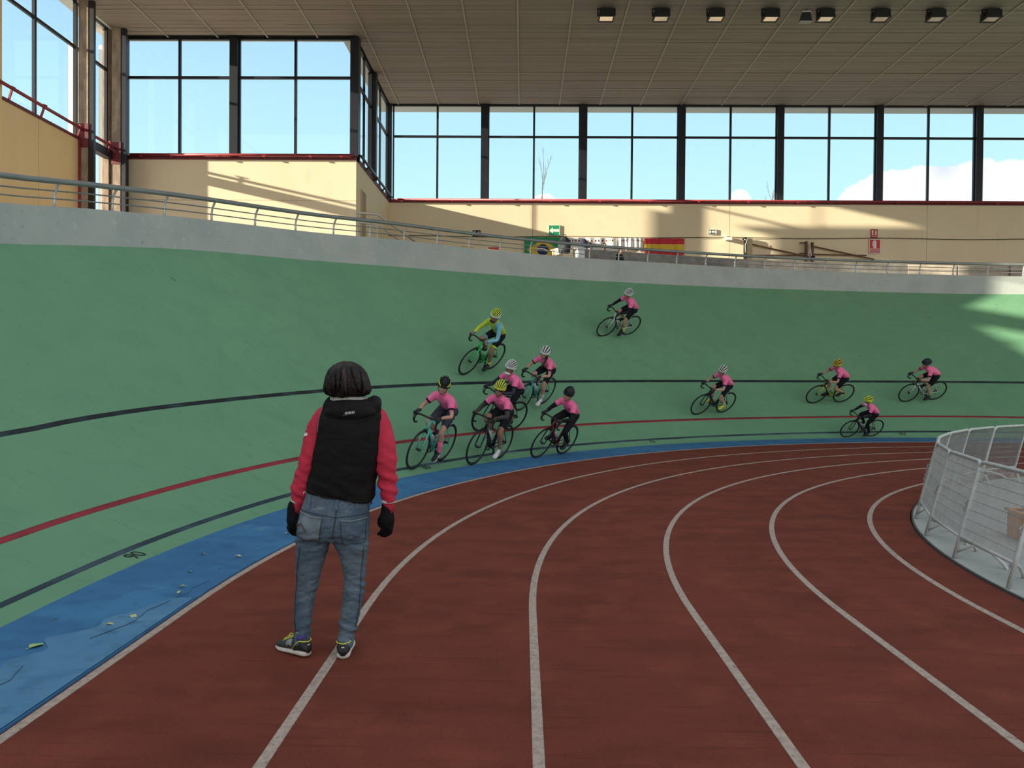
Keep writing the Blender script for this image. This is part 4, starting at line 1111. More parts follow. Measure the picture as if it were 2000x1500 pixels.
def make_rider(mw, phi, label, o):
    t = thing('person', label, 'person', mw=mw, group='cyclists riding round the banking')
    up = o.get('up', 0.0)       # torso raised by this much
    S = {}
    hip0 = Vector((-.205,0,.955))
    yw_ = R_(o.get('yaw', 20)); RZ = Matrix.Rotation(yw_, 3, 'Z')
    sh0 = Vector((.115,0,1.185+up)); nk = Vector((.150,0,1.235+up)); hd = Vector((.232,0,1.388+up))
    skin = o.get('skin', SKIN)
    legs = {}; arms = {}
    for sd in (1,-1):
        ph = phi if sd > 0 else phi+PI
        ped = BB_+Vector((.16*math.cos(ph),.115*sd,.16*math.sin(ph)))
        drop = .5-.5*math.sin(ph)        # heel a little up at the bottom of the stroke
        ball = ped+Vector((0,0,.020)); ank = ball+Vector((-.105+.02*drop,-.008*sd,.088+.035*drop))
        hp = Vector((-.195,.082*sd,.945))
        kn = ik(hp, ank, .395, .375, (1,.10*sd,.25))
        legs[sd] = (hp, kn, ank, ball)
        sh = Vector((.112,.150*sd,1.180+up)); wr = Vector((.418,.194*sd,.926))
        el = ik(sh, wr, .255, .235, (-.35,.75*sd,-.75))
        arms[sd] = (sh, el, wr)
    # body: one continuous figure
    b = MB()
    torso(b, [((-.25,.92),.075,.06,R_(60)),((-.20,.97),.11,.085,R_(50)),((-.09,1.065+up*.3),.11,.085,R_(40)),((.03,1.145+up*.7),.12,.088,R_(35)),((.11,1.195+up),.11,.07,R_(40)),((.15,1.24+up),.05,.045,R_(60))])
    b.limb([nk+Vector((-.03,0,-.04)), nk, hd+Vector((-.02,0,-.06))], [.052,.048,.046], 12)
    turn = lambda mb_: setattr(mb_, 'v', [tuple(hd+RZ @ (Vector(v_)-hd)) for v_ in mb_.v]) or mb_
    b0 = b; b = MB()
    b.ell(hd+Vector((-.012,0,.028)), (.093,.074,.090)); b.ell(hd+Vector((.030,0,-.035)), (.062,.058,.075)); b.ell(hd+Vector((.052,0,-.088)), (.032,.032,.024))
    b.ell(hd+Vector((.092,0,-.030)), (.020,.013,.022)); b.ell(hd+Vector((.080,0,-.012)), (.016,.010,.026))
    for sd in (1,-1): b.ell(hd+Vector((-.008,.076*sd,-.022)), (.018,.010,.028))
    turn(b); b0.add(b.v, b.f); b = b0
    for sd in (1,-1):
        sh, el, wr = arms[sd]; b.limb([sh+Vector((-.02,-.05*sd,-.005)), sh, sh.lerp(el,.5), el, el.lerp(wr,.35), wr], [.045,.046,.038,.031,.033,.022], 10)
        hp, kn, ank, ball = legs[sd]; b.limb([hp, hp.lerp(kn,.5), kn, kn.lerp(ank,.32), kn.lerp(ank,.75), ank], [.080,.068,.047,.050,.034,.028], 12)
        b.limb([ank, ank.lerp(ball,.5)+Vector((0,0,-.018)), ball+Vector((.04,0,.012))], [.027,.026,.018], 8)
    body = ob('body', vox(b, .0115, 3, skin, 'body'), t)
    # face
    m = MB(); 
    for sd in (1,-1): m.ell(hd+Vector((.086,.029*sd,-.004)), (.008,.013,.007), nu=8, nv=6)
    put('eyes', turn(m), mat('eye_dark', (.02,.015,.012), .3), body, smooth=True)
    m = MB(); m.ell(hd+Vector((.084,0,-.064)), (.008,.022,.0055), nu=10, nv=6); put('mouth', turn(m), mat('lips', (.34,.12,.10), .5), body, smooth=True)
    m = MB()
    for sd in (1,-1): m.tube([hd+Vector((.085,.014*sd,.016)), hd+Vector((.084,.030*sd,.020)), hd+Vector((.074,.046*sd,.014))], .0042, 5)
    put('eyebrows', turn(m), mat('brow_dark', (.03,.02,.015), .8), body, smooth=True)
    # jersey
    j = MB()
    torso(j, [((-.262,.93),.10,.065,R_(62)),((-.235,.965),.138,.108,R_(52)),((-.13,1.055+up*.25),.142,.110,R_(42)),((-.01,1.135+up*.6),.155,.112,R_(35)),((.085,1.188+up),.158,.095,R_(40)),((.135,1.225+up),.10,.070,R_(52)),((.163,1.262+up),.060,.056,R_(62))])
    sl = o.get('sleeve', .50)
    for sd in (1,-1):
        sh, el, wr = arms[sd]; full = [sh, sh.lerp(el,.5), el, el.lerp(wr,.5), wr]
        p = subpath(full, 0, .97 if o.get('long') else .27, 8 if o.get('long') else 4)
        rs = [.066,.062,.057,.053] if not o.get('long') else [.064,.056,.048,.044,.042,.040,.035,.031]
        j.limb([sh+Vector((-.03,-.07*sd,.0))]+p, [.066]+rs, 12, 3)
    jm = vox(j, .0115, 3, o.get('jersey', PINK), 'jersey')
    # creases: small folds across the torso
    for v in jm.vertices:
        n = noise.noise(v.co*Vector((26,18,26)).length*.55+Vector((o.get('seed',0)*3.1,0,0))); v.co += v.normal*(.0045*n)
    if o.get('jersey2'):      # the left side and sleeve in the second colour
        jm.materials.append(o['jersey2'])
        for p in jm.polygons:
            if p.center.y > .055 and p.center.x > .0 + .0*p.center.z: p.material_index = 1
    jo = ob('jersey', jm, t)
    for sd in (1,-1):
        sh, el, wr = arms[sd]; full = [sh, sh.lerp(el,.5), el, el.lerp(wr,.5), wr]
        if not o.get('long'):
            m = MB(); m.tube(subpath(full,.255,.315,3), [.0575,.0550,.0520], 14); put('sleeve_cuff', m, KNIT, jo, smooth=True)
        if o.get('armwarmer'):
            m = MB(); m.tube(subpath(full,.24,.97,9), [.051,.047,.043,.039,.040,.040,.037,.032,.028], 12); put('arm_warmer', m, KNIT if o['armwarmer'] is True else o['armwarmer'], t, smooth=True)
    m = MB(); rr = []
    for k in range(16):
        a = 2*PI*k/16; u = Vector((-math.sin(R_(58)),0,math.cos(R_(58)))); c0 = Vector((.160,0,1.262+up)); tn = Vector((math.cos(R_(58)),0,math.sin(R_(58))))
        d_ = Vector((0,1,0))*.058*math.cos(a)+u*.056*math.sin(a)
        rr.append([c0+d_, c0+d_*1.08, c0+d_*1.0+tn*.025, c0+d_*.9+tn*.025])
    m.rings(rr, cap=False, closed=True); put('collar', m, o.get('collar', PINK if not o.get('jersey') else o['jersey']), jo, smooth=True)
    # shorts or tights
    s = MB()
    torso(s, [((-.285,.925),.085,.045,R_(62)),((-.25,.945),.132,.095,R_(58)),((-.19,.985),.142,.112,R_(50)),((-.12,1.045),.130,.100,R_(45))])
    for sd in (1,-1):
        hp, kn, ank, ball = legs[sd]
        if o.get('tights'): s.limb([hp, hp.lerp(kn,.5), kn, kn.lerp(ank,.32), kn.lerp(ank,.75), ank], [.096,.078,.055,.057,.041,.036], 12)
        else: s.limb([hp, hp.lerp(kn,.4), hp.lerp(kn,.74)], [.097,.084,.066], 12, 4)
    so = ob('tights' if o.get('tights') else 'shorts', vox(s, .0115, 3, o.get('shorts', KNIT), 'shorts'), t)
    if not o.get('tights'):
        for sd in (1,-1):
            hp, kn, ank, ball = legs[sd]
            if o.get('legband'):
                m = MB(); m.tube([hp.lerp(kn,.68), hp.lerp(kn,.80)], [.0715,.0645], 14); put('leg_band', m, o['legband'][0 if sd > 0 else 1], so, smooth=True)
            if o.get('sidemark'):
                m = MB(); d = (kn-hp).normalized(); out = Vector((0,sd,0)); out = (out-d*out.dot(d)).normalized()
                for k, (f0, f1) in enumerate(((.16,.28),(.34,.44),(.48,.60))):
                    a_ = hp.lerp(kn,f0)+out*(.098-.03*f0); b_ = hp.lerp(kn,f1)+out*(.098-.03*f1); m.bar(a_, b_, .028-.006*k, .006, out)
                put('side_marks', m, mat('grey_print', (.35,.35,.38), .7), so)
    # socks and shoes
    for sd in (1,-1):
        hp, kn, ank, ball = legs[sd]; sc_ = o.get('socks')
        if sc_:
            m = MB(); q = o.get('sockh', .32)
            m.tube([ank+Vector((.006,0,-.03)), ank, ank.lerp(kn,q*.5), ank.lerp(kn,q)], [.033,.0335,.040,.047], 12); put('sock', m, sc_, t, smooth=True)
        u, sl_ = shoe_pieces(ball, ank, sd)
        sh_ = put('shoe', u, o.get('shoes', BLACK), t, smooth=True); put('sole', sl_, o.get('sole', BLACK), sh_, smooth=True)
        p0 = ball.lerp(ank,.35)+Vector((0,0,.030)); m = MB(); m.tube([p0+Vector((0,.040,-.022)), p0+Vector((.0,.022,.004)), p0+Vector((0,-.022,.004)), p0+Vector((0,-.040,-.022))], .007, 6); put('shoe_strap', m, o.get('strap', mat('strap_grey', (.12,.12,.13), .6)), sh_, smooth=True)
        g_ = glove_mesh(sd); put('glove', g_, o.get('gloves', GLOVE), t, smooth=True)
    hm = helmet_parts(t, o['ribs'], o.get('inner', BLACK), rim=o.get('rim'), yaw=yw_, centre=tuple(hd+Vector((-.004,0,.034))))
    m = MB()
    for sd in (1,-1): m.tube([hd+Vector((.02,.086*sd,.03)), hd+Vector((.022,.076*sd,-.03)), hd+Vector((.040,.050*sd,-.085)), hd+Vector((.05,0,-.118))], .004, 5)
    put('chin_strap', turn(m), KNIT, hm, smooth=True)
    if o.get('glasses'):
        m = MB(); n = 9; rr = []
        for k in range(n):
            a = R_(-62+124*k/(n-1)); c_ = hd+Vector((.012+.082*math.cos(a),.082*math.sin(a),-.004))
            rr.append([c_+Vector((0,0,.018)), c_+Vector((.006,0,.0)), c_+Vector((0,0,-.018)), c_+Vector((-.004,0,0))])
        m.rings(rr); put('sunglasses', turn(m), mat('dark_lens', (.02,.012,.012), .15), t, smooth=True)
    if o.get('mask'):
        m = MB(); m.ell(hd+Vector((.048,0,-.105+o.get('maskdz',0))), (.052,.062,.034)); put('neck_gaiter' if o.get('gaiter') else 'face_mask', turn(m), o['mask'], t, smooth=True)
    if o.get('hair'):
        m = MB(); m.limb([hd+Vector((-.04,.06,-.03)), hd+Vector((-.01,.085,-.10)), hd+Vector((.04,.088,-.19)), hd+Vector((.06,.080,-.28))], [.026,.028,.024,.012], 8); put('plait', m, o['hair'], t, smooth=True)
    return t
HY = mat('helmet_yellow', (.62,.66,.05), .35); HN = mat('helmet_neon', (.62,.80,.03), .35); HWH = mat('helmet_white', (.72,.72,.70), .3); HK = mat('helmet_black', (.010,.012,.014), .4, spec=.3); HO = mat('helmet_amber', (.62,.40,.02), .35); HG = mat('helmet_grey', (.60,.59,.55), .35); HT = mat('helmet_dark_teal', (.012,.030,.030), .35)
def ribs(col, n=7, w=13, side=None):
    out = []
    for i in range(n):
        b = -72+144*i/(n-1); c = side if side and (i in (0, n-1)) else col
        ww = w if i in (0, n-1) else w*.78
        out.append((b-ww/2, b+ww/2, c))
    return out
def col(n, c, r=.35): return mat(n, c, r)
MINT = col('mint_frame', (.10,.50,.38)); TEAL = col('teal_frame', (.06,.36,.33)); GRN = col('bright_green_frame', (.03,.55,.12)); FBK = mat('frame_black', (.012,.012,.014)); FWT = col('white_frame', (.62,.62,.62)); FYG = col('lime_frame', (.50,.55,.06)); FRD = col('dark_red_frame', (.10,.015,.02)); FRB = col('red_black_frame', (.16,.012,.015))
CLOTHW = mat('white_cloth', (.70,.70,.70), .8); SKW = mat('white_sock', (.55,.53,.50), .8); SHW = mat('white_shoe', (.68,.66,.64), .4); SKP = mat('pink_sock', (.85,.15,.30), .8); SKY_ = mat('yellow_sock', (.66,.66,.20), .8); SHY = mat('yellow_shoe', (.62,.62,.05), .4); LY = mat('lime_jersey', (.50,.62,.03), .7, var=.12, vscale=12, bump=.2, bscale=22); LB = mat('sky_blue_jersey', (.16,.42,.52), .7, var=.12, vscale=12, bump=.2, bscale=22)
BROWNH = mat('brown_hair', (.03,.018,.012), .7); DGREY = mat('dark_grey_sleeve', (.035,.032,.032), .7, bump=.2, bscale=30); NAVYW = mat('dark_navy_sleeve', (.012,.014,.03), .7)
RIDERS = {
 'A':((-1.549,12.477,0.109),(-0.3825,-0.9227,-0.0489),19.0,1.00,-62),
 'B':((-0.646,13.610,0.043),(-0.4685,-0.8830,-0.0287),18.0,1.00,-105),
 'C':((-0.542,15.115,0.477),(-0.6620,-0.7492,0.0230),25.0,0.98,-140),
 'D':((0.183,16.782,0.884),(-0.5674,-0.8123,-0.1351),26.5,0.98,-92),
 'E':((-1.008,16.886,1.643),(-0.5543,-0.8200,-0.1424),32.5,1.02,-95),
 'F':((2.481,20.934,2.666),(-0.8200,-0.5657,-0.0864),39.5,0.97,-88),
 'G':((0.519,14.848,0.022),(-0.5887,-0.8084,-0.0041),25.5,0.97,-160),
 'H':((4.741,19.583,0.637),(-0.8638,-0.5014,-0.0493),33.0,0.94,-165),
 'I':((8.325,21.187,0.882),(-0.9671,-0.2525,-0.0319),36.5,0.94,150),
 'J':((11.087,21.625,0.945),(-0.9871,-0.1417,-0.0746),33.0,0.92,-110),
 'K':((8.676,19.943,0.053),(-0.9686,-0.2478,-0.0191),32.5,0.80,-120),
}
RO = {
 'A': ('mint green racing bike of the pink rider nearest the camera', 'rider with black and yellow helmet and pink socks on mint bike', MINT, dict(ribs=ribs(HK,7,14,HY), rim=HK, inner=HK, socks=SKP, sockh=.5, shoes=HK, sole=SHW, strap=SHW, shorts=mat('navy_shorts', (.014,.018,.035), .6), sidemark=True, seed=1, up=-.01, yaw=30)),
 'B': ('black racing bike under the rider with yellow helmet and dark sleeves', 'pink rider with yellow helmet, dark glasses and grey arm warmers', FBK, dict(ribs=ribs(HY,7,15), armwarmer=DGREY, skin=SKIN_T, glasses=True, shoes=SHW, sole=SHW, socks=None, seed=2, gloves=mat('brown_glove', (.05,.03,.025), .7), up=-.02)),
 'C': ('black racing bike mostly hidden behind the yellow helmet rider', 'pink rider with white helmet and white mask, half hidden by another', FBK, dict(ribs=ribs(HWH,8,11), armwarmer=NAVYW, mask=CLOTHW, skin=SKIN_T, seed=3, sidemark=True, up=.0)),
 'D': ('teal racing bike on the black line behind the main group', 'rider with black striped white helmet and long dark plait', TEAL, dict(ribs=ribs(HWH,5,20), hair=BROWNH, shoes=SHW, sole=SHW, socks=SKW, sidemark=True, seed=4, up=-.02)),
 'E': ('bright green racing bike high on the banking', 'rider in lime and blue jersey with yellow helmet, high on the banking', GRN, dict(ribs=ribs(HN,8,11,HWH), jersey=LY, jersey2=LB, long=True, legband=(LY, LB), skin=SKIN_T, mask=mat('black_gaiter', (.015,.015,.02), .8), gaiter=True, socks=SKY_, sockh=.14, shoes=HK, seed=5, gloves=mat('grey_glove', (.20,.16,.14), .7), up=.02)),
 'F': ('white racing bike highest on the banking', 'pink rider highest on the banking, white helmet, yellow socks', FWT, dict(ribs=ribs(HWH,7,12), armwarmer=KNIT, glasses=True, socks=SKY_, sockh=.30, shoes=HK, sidemark=True, seed=6, up=.03)),
 'G': ('black and red racing bike low on the blue band', 'pink rider with black helmet, black sleeves and tights', FRB, dict(ribs=ribs(HK,7,14), tights=True, armwarmer=KNIT, shoes=HK, seed=7, up=-.01)),
 'H': ('black racing bike below the black line, left of the far group', 'pink rider with grey white helmet and yellow shoes', FBK, dict(ribs=ribs(HG,5,22), socks=SKW, sockh=.3, shoes=SHY, sole=SHY, sidemark=True, seed=8, up=.0, yaw=25)),
 'I': ('lime yellow racing bike on the black line', 'pink rider with amber helmet on lime yellow bike', FYG, dict(ribs=ribs(HO,5,20), shoes=HK, skin=SKIN, seed=9, up=.0)),
 'J': ('white racing bike farthest right on the black line', 'pink rider with dark teal helmet, farthest right', FWT, dict(ribs=ribs(HT,7,15), inner=HK, shoes=HK, seed=10, up=-.03, yaw=8)),
 'K': ('small dark red bike low on the banking before the barriers', 'small pink rider with neon yellow helmet, white scarf and black tights', FRD, dict(ribs=ribs(HN,5,22), tights=True, armwarmer=KNIT, mask=CLOTHW, maskdz=-.02, gaiter=True, shoes=HK, seed=11, up=.03, yaw=6)),
}
for k, (M_, f_, lean, sc_, ph) in RIDERS.items():
    bl, rl, fc, o = RO[k]
    mw = basis(M_, f_, lean, sc_)
    make_bike(mw, R_(ph), bl, fc, ck=(FBK if k in 'BCGHK' else None), bottle=(k not in 'J'))
    make_rider(mw, R_(ph), rl, o)

# ------------------------------------------------------------------ the coach on the running track
DENIM = layered('faded_denim', (.085,.125,.165), [
    ((.17,.215,.245), 4, (1,1,.5), .42, .70, 3), ((.05,.078,.105), 6, (1,1,3.2), .52, .80, 4), ((.24,.285,.31), 9, (1,1,3.4), .60, .84, 3), ((.04,.06,.085), 120, (1,1,1), .55, .8, 1)], rough=.9, bump=.25, bscale=240, spec=.1)
VEST = mat('black_quilted_vest', (.008,.007,.0065), .75, spec=.18, var=.2, vscale=5, bump=.45, bscale=13, stretch=(1,1,1.6))
REDJ = mat('red_fleece', (.50,.022,.055), .85, var=.12, vscale=7, bump=.3, bscale=22)
REDC = mat('red_ribbed_cuff', (.42,.016,.04), .9, bump=.5, bscale=90)
HAIR = layered('dark_brown_hair', (.014,.009,.007), [((.055,.036,.026), 16, (1.6,1.6,.16), .50, .72, 5), ((.006,.004,.004), 30, (1.6,1.6,.16), .5, .7, 4)], rough=.5, bump=.8, bscale=40, spec=.25)
coach = thing('person', 'coach seen from behind in black vest, red sleeves and faded jeans', 'person', (-1.10,4.33,0))
K = 1/346.0
def cz(py): return (1278-py)*K
def cx(px): return (px-640)*K
def ering(c, a, b, n=28, tiltx=0.0, p=2.3):
    """super-ellipse ring, a across and b deep; tiltx lowers it towards +x"""
    out = []
    for j in range(n):
        t = 2*PI*j/n; ct, st = math.cos(t), math.sin(t)
        x = a*math.copysign(abs(ct)**(2/p), ct); y = b*math.copysign(abs(st)**(2/p), st)
        out.append(Vector((c[0]+x, c[1]+y, c[2]-tiltx*x)))
    return out
Llg = [(cx(613),.0,.66,.100),(cx(611),.0,cz(1060),.094),(cx(604),.012,cz(1100),.078),(cx(600),.02,cz(1130),.068),(cx(595),.01,cz(1170),.056),(cx(592),.0,cz(1210),.050),(cx(591),-.005,cz(1243),.044),(cx(592),-.012,.072,.046)]
Rlg = [(cx(684),.0,.66,.100),(cx(689),.0,cz(1060),.092),(cx(692),.008,cz(1100),.070),(cx(693),.012,cz(1130),.061),(cx(690),.0,cz(1170),.058),(cx(684),-.012,cz(1210),.052),(cx(678),-.025,cz(1245),.046),(cx(677),-.035,.074,.048)]
Lsl = [(cx(634),.0,1.345,.066),(cx(622),-.003,cz(835),.068),(cx(612),-.005,cz(870),.066),(cx(603),-.005,cz(905),.062),(cx(594),.0,cz(935),.058),(cx(585),.005,cz(962),.055),(cx(582),.004,cz(974),.046)]
Rsl = [(cx(736),.0,1.345,.062),(cx(745),-.003,cz(838),.064),(cx(750),-.005,cz(862),.065),(cx(754),-.01,cz(893),.064),(cx(756),.0,cz(930),.054),(cx(758),.015,cz(960),.050),(cx(758),.018,cz(972),.044)]
HC = Vector((cx(678),.012,1.545))
# body: one continuous figure under the clothes
b = MB()
b.rings([ering((.055,0,.74),.15,.09),ering((.05,0,.85),.155,.10),ering((.07,0,1.0),.145,.095),ering((.11,0,1.2),.155,.10),ering((.133,0,1.35),.14,.085),ering((.13,0,1.43),.06,.055)])
b.limb([(.128,.0,1.40),(.120,.0,1.46),(.112,.01,1.52)], [.060,.054,.052], 14)
b.ell(HC+Vector((0,-.005,.02)), (.076,.094,.098)); b.ell(HC+Vector((0,.035,-.055)), (.058,.062,.070)); b.ell(HC+Vector((0,.070,-.108)), (.034,.028,.022))
b.ell(HC+Vector((0,.100,-.040)), (.015,.022,.020)); b.ell(HC+Vector((0,.092,-.015)), (.011,.016,.030))
for sx in (-1,1): b.ell(HC+Vector((sx*.078,.0,-.03)), (.011,.020,.032))
for L, r in ((Llg,.80),(Rlg,.80)): b.limb([(q[0],q[1],q[2]) for q in L]+[(L[-1][0],L[-1][1],.06)], [q[3]*r for q in L]+[.032], 12)
for L in (Lsl, Rsl): b.limb([(q[0],q[1],q[2]) for q in L]+[(L[-1][0],L[-1][1]+.01,L[-1][2]-.07)], [q[3]*.72 for q in L]+[.026], 12)
body = ob('body', vox(b, .010, 3, SKIN, 'body'), coach)
m = MB()
for sx in (-1,1): m.ell(HC+Vector((sx*.030,.094,-.012)), (.013,.007,.008), nu=8, nv=6)
put('eyes', m, MATS['eye_dark'], body, smooth=True)
m = MB(); m.ell(HC+Vector((0,.096,-.076)), (.023,.008,.006), nu=10, nv=6); put('mouth', m, MATS['lips'], body, smooth=True)
m = MB()
for sx in (-1,1): m.tube([HC+Vector((sx*.014,.096,.010)), HC+Vector((sx*.032,.094,.015)), HC+Vector((sx*.050,.082,.008))], .005, 5)
put('eyebrows', m, HAIR, body, smooth=True)
# jeans
jm = MB()
jm.rings([ering((.036,.0,.655),.195,.105),ering((.034,-.005,.70),.204,.128),ering((.038,-.008,.76),.200,.138),ering((.045,-.003,.83),.192,.130),ering((.055,0,.90),.182,.120),ering((.060,0,.945),.178,.116,tiltx=.10)])
for sx, c_ in ((-1,-.060),(1,.125)): jm.ell((c_,-.055,.735),(.098,.085,.095))
for L in (Llg, Rlg): jm.limb([(q[0],q[1],q[2]) for q in L], [q[3] for q in L], 18, 5)
jm.ell((cx(702),-.02,cz(1062)),(.060,.075,.055))      # the slouch of the right back pocket
jme = vox(jm, .0085, 4, DENIM, 'jeans', .5)
for v in jme.vertices:
    p = v.co
    knee = math.exp(-((p.z-.40)/.10)**2); hem = math.exp(-((p.z-.12)/.09)**2); seat = math.exp(-((p.z-.66)/.06)**2)
    a = .0022+.0065*knee+.0085*hem+.0060*seat
    leg = 1 if p.x > .04 else -1
    n = noise.noise(Vector((p.x*9+leg*3, p.y*9, p.z*38+p.x*16*leg))) + .5*noise.noise(Vector((p.x*20, p.y*20, p.z*75)))
    v.co = p+v.normal*a*n*1.4
jeans = ob('jeans', jme, coach)
dep = BVHTree.FromPolygons([v.co for v in jme.vertices], [tuple(p.vertices) for p in jme.polygons])
def on_back(bvh, x, z, lift=.002, y0=-1.0):
    h = bvh.ray_cast(Vector((x,y0,z)), Vector((0,1,0)))
    return (h[0]+h[1]*lift, h[1]) if h[0] is not None else (Vector((x,0,z)), Vector((0,-1,0)))
def decal(name, bvh, quad, m_, parent, nx=10, nz=10, lift=.003, thick=.003):
    """cloth patch laid on the back of a garment; quad = four (x,z) corners"""
    mb = MB(); f = []; bk_ = []
    for j in range(nz+1):
        for i in range(nx+1):
            u, v = i/nx, j/nz
            x = (quad[0][0]*(1-u)+quad[1][0]*u)*(1-v)+(quad[3][0]*(1-u)+quad[2][0]*u)*v
            z = (quad[0][1]*(1-u)+quad[1][1]*u)*(1-v)+(quad[3][1]*(1-u)+quad[2][1]*u)*v
            p, n = on_back(bvh, x, z, lift); f.append(p); bk_.append(p-n*(thick+lift))
    n_ = len(f); fs = []; w = nx+1
    for j in range(nz):
        for i in range(nx):
            a = j*w+i; fs.append((a,a+1,a+w+1,a+w)); fs.append((n_+a,n_+a+w,n_+a+w+1,n_+a+1))
    for i in range(nx): fs += [(i+1,i,n_+i,n_+i+1),(nz*w+i,nz*w+i+1,n_+nz*w+i+1,n_+nz*w+i)]
    for j in range(nz): fs += [(j*w,(j+1)*w,n_+(j+1)*w,n_+j*w),((j+1)*w+nx,j*w+nx,n_+j*w+nx,n_+(j+1)*w+nx)]
    mb.add(f+bk_, fs); return put(name, mb, m_, parent, smooth=False)
def seam(name, bvh, pts, r, m_, parent, lift=.002, n=24):
    P = []
    pts = [Vector((p[0],0,p[1])) for p in pts]
    for k in range(n):
        t = k/(n-1)*(len(pts)-1); i = min(int(t), len(pts)-2); q = pts[i].lerp(pts[i+1], t-i); P.append(on_back(bvh, q.x, q.z, lift)[0])
    mb = MB(); mb.tube(P, r, 5); return put(name, mb, m_, parent, smooth=True)
DEN2 = layered('worn_pocket_denim', (.15,.19,.215), [((.22,.265,.29), 9, (1,1,.7), .42, .72, 3), ((.09,.125,.155), 8, (1,1,2), .54, .80, 3)], rough=.9, bump=.3, bscale=220, spec=.1)
DEND = mat('dark_seam_denim', (.030,.042,.055), .9)
STI = mat('pale_stitching', (.22,.24,.24), .9)
for q in ([(cx(588),cz(1040)),(cx(634),cz(1046)),(cx(642),cz(1002)),(cx(594),cz(992))],[(cx(679),cz(1052)),(cx(716),cz(1052)),(cx(719),cz(1004)),(cx(677),cz(1006))]):
    decal('back_pocket', dep, q, DEN2 if q[0][0] < 0 else DENIM, jeans, 12, 12, .003)
    seam('pocket_hem', dep, [q[3], ((q[3][0]+q[2][0])/2, (q[3][1]+q[2][1])/2-.008), q[2]], .0030, STI, jeans, .007)
    seam('pocket_edge', dep, [q[3], q[0], q[1], q[2]], .0018, DEND, jeans, .006)
seam('pocket_stitch', dep, [(cx(590),cz(1018)),(cx(601),cz(1014)),(cx(611),cz(1026))], .0032, mat('rust_stitching', (.10,.045,.04), .9), jeans, .008)
seam('seat_seam', dep, [(cx(669),cz(978)),(cx(666),cz(1010)),(cx(660),cz(1042))], .0030, DEND, jeans, .002)
seam('yoke_seam', dep, [(cx(592),cz(989)),(cx(630),cz(994)),(cx(668),cz(1000)),(cx(719),cz(996))], .0022, DEND, jeans, .002, 40)
for px in (614, 668, 704): decal('belt_loop', dep, [(cx(px-3),cz(986)),(cx(px+3),cz(986)),(cx(px+3),cz(960)),(cx(px-3),cz(960))], DENIM, jeans, 2, 8, .007)
seam('leg_seam', dep, [(cx(594),cz(1060)),(cx(583),cz(1120)),(cx(580),cz(1180)),(cx(581),cz(1232))], .0022, DEND, jeans, .002, 40)
seam('leg_seam', dep, [(cx(716),cz(1060)),(cx(709),cz(1110)),(cx(706),cz(1170)),(cx(696),cz(1236))], .0022, DEND, jeans, .002, 40)
# red jacket under the vest
rj = MB()
rj.rings([ering((.067,0,.90),.150,.095),ering((.09,0,1.05),.152,.10),ering((.118,0,1.2),.160,.105),ering((.135,0,1.34),.155,.09),ering((.137,0,1.41),.10,.07)])
for L in (Lsl, Rsl):
    rj.limb([(q[0],q[1],q[2]) for q in L], [q[3] for q in L], 18, 5)
rme = vox(rj, .0095, 4, REDJ, 'jacket')
for v in rme.vertices:
    p = v.co; low = max(0, min(1, (1.20-p.z)/.25))
    n = noise.noise(Vector((p.x*8, p.y*8+4, p.z*26+p.x*14))) + .4*noise.noise(Vector((p.x*22, p.y*22, p.z*60)))
    v.co = p+v.normal*(.003+.0085*low)*n*1.3
jacket = ob('jacket', rme, coach)
for L in (Lsl, Rsl):
    x, y, z, r = L[-1]; d = (Vector(L[-1][:3])-Vector(L[-2][:3])).normalized()
    p = Vector((x,y,z))
    m = MB(); m.tube([p+d*.002, p+d*.006, p+d*.016, p+d*.020], [.036,.041,.041,.036], 18); put('white_cuff_ring', m, mat('white_knit', (.62,.58,.53), .9), jacket, smooth=True)
    m = MB(); m.tube([p+d*.016, p+d*.045, p+d*.075], [.035,.033,.034], 18); put('ribbed_cuff', m, REDC, jacket, smooth=True)
rb = BVHTree.FromPolygons([v.co for v in rme.vertices], [tuple(p.vertices) for p in rme.polygons])
TAGW = mat('white_tag', (.70,.64,.60), .8)
decal('sleeve_tag', rb, [(cx(597),cz(849)),(cx(605),cz(847)),(cx(605),cz(841)),(cx(597),cz(843))], TAGW, jacket, 3, 3, .004)
decal('tag_border', rb, [(cx(596),cz(843)),(cx(605.5),cz(841)),(cx(605.5),cz(838.5)),(cx(596),cz(840.5))], mat('tag_red', (.30,.01,.02), .8), jacket, 3, 2, .004)
# vest
vm = MB()
VR = [((cx(664),0,cz(967)),.184,.130,.17),((cx(666),0,cz(950)),.188,.138,.15),((cx(672),0,cz(920)),.187,.142,.10),((cx(680),0,cz(878)),.191,.146,.04),((cx(685.5),0,cz(830)),.187,.140,0),((cx(687),0,cz(808)),.181,.126,0),((cx(687),.005,cz(795)),.166,.110,0),((cx(686),.01,cz(783)),.132,.092,0),((cx(682),.012,cz(772)),.090,.078,0)]
vm.rings([ering(c_, a, d_, 32, t_, 2.5) for c_, a, d_, t_ in VR])
# folded hood lying on the shoulders
vm.ell((cx(690),-.095,cz(800)), (.145,.055,.050)); vm.ell((cx(690),-.075,cz(787)), (.128,.060,.034))
for sx in (-1,1): vm.limb([(cx(690)+sx*.13,-.05,cz(790)), (cx(690)+sx*.115,.03,cz(780)), (cx(690)+sx*.07,.09,cz(786))], [.034,.036,.03], 12)
vme = vox(vm, .0095, 4, VEST, 'vest')
for v in vme.vertices:
    p = v.co
    q = .0035*noise.noise(Vector((p.x*6+p.z*7, p.y*6, p.z*13-p.x*9)))+.0045*noise.noise(Vector((p.x*13, p.y*13+7, p.z*30+p.x*12)))*max(.3,min(1,(1.15-p.z)/.2))
    v.co = p+v.normal*q*1.6
vest = ob('vest', vme, coach)
vb = BVHTree.FromPolygons([v.co for v in vme.vertices], [tuple(p.vertices) for p in vme.polygons])
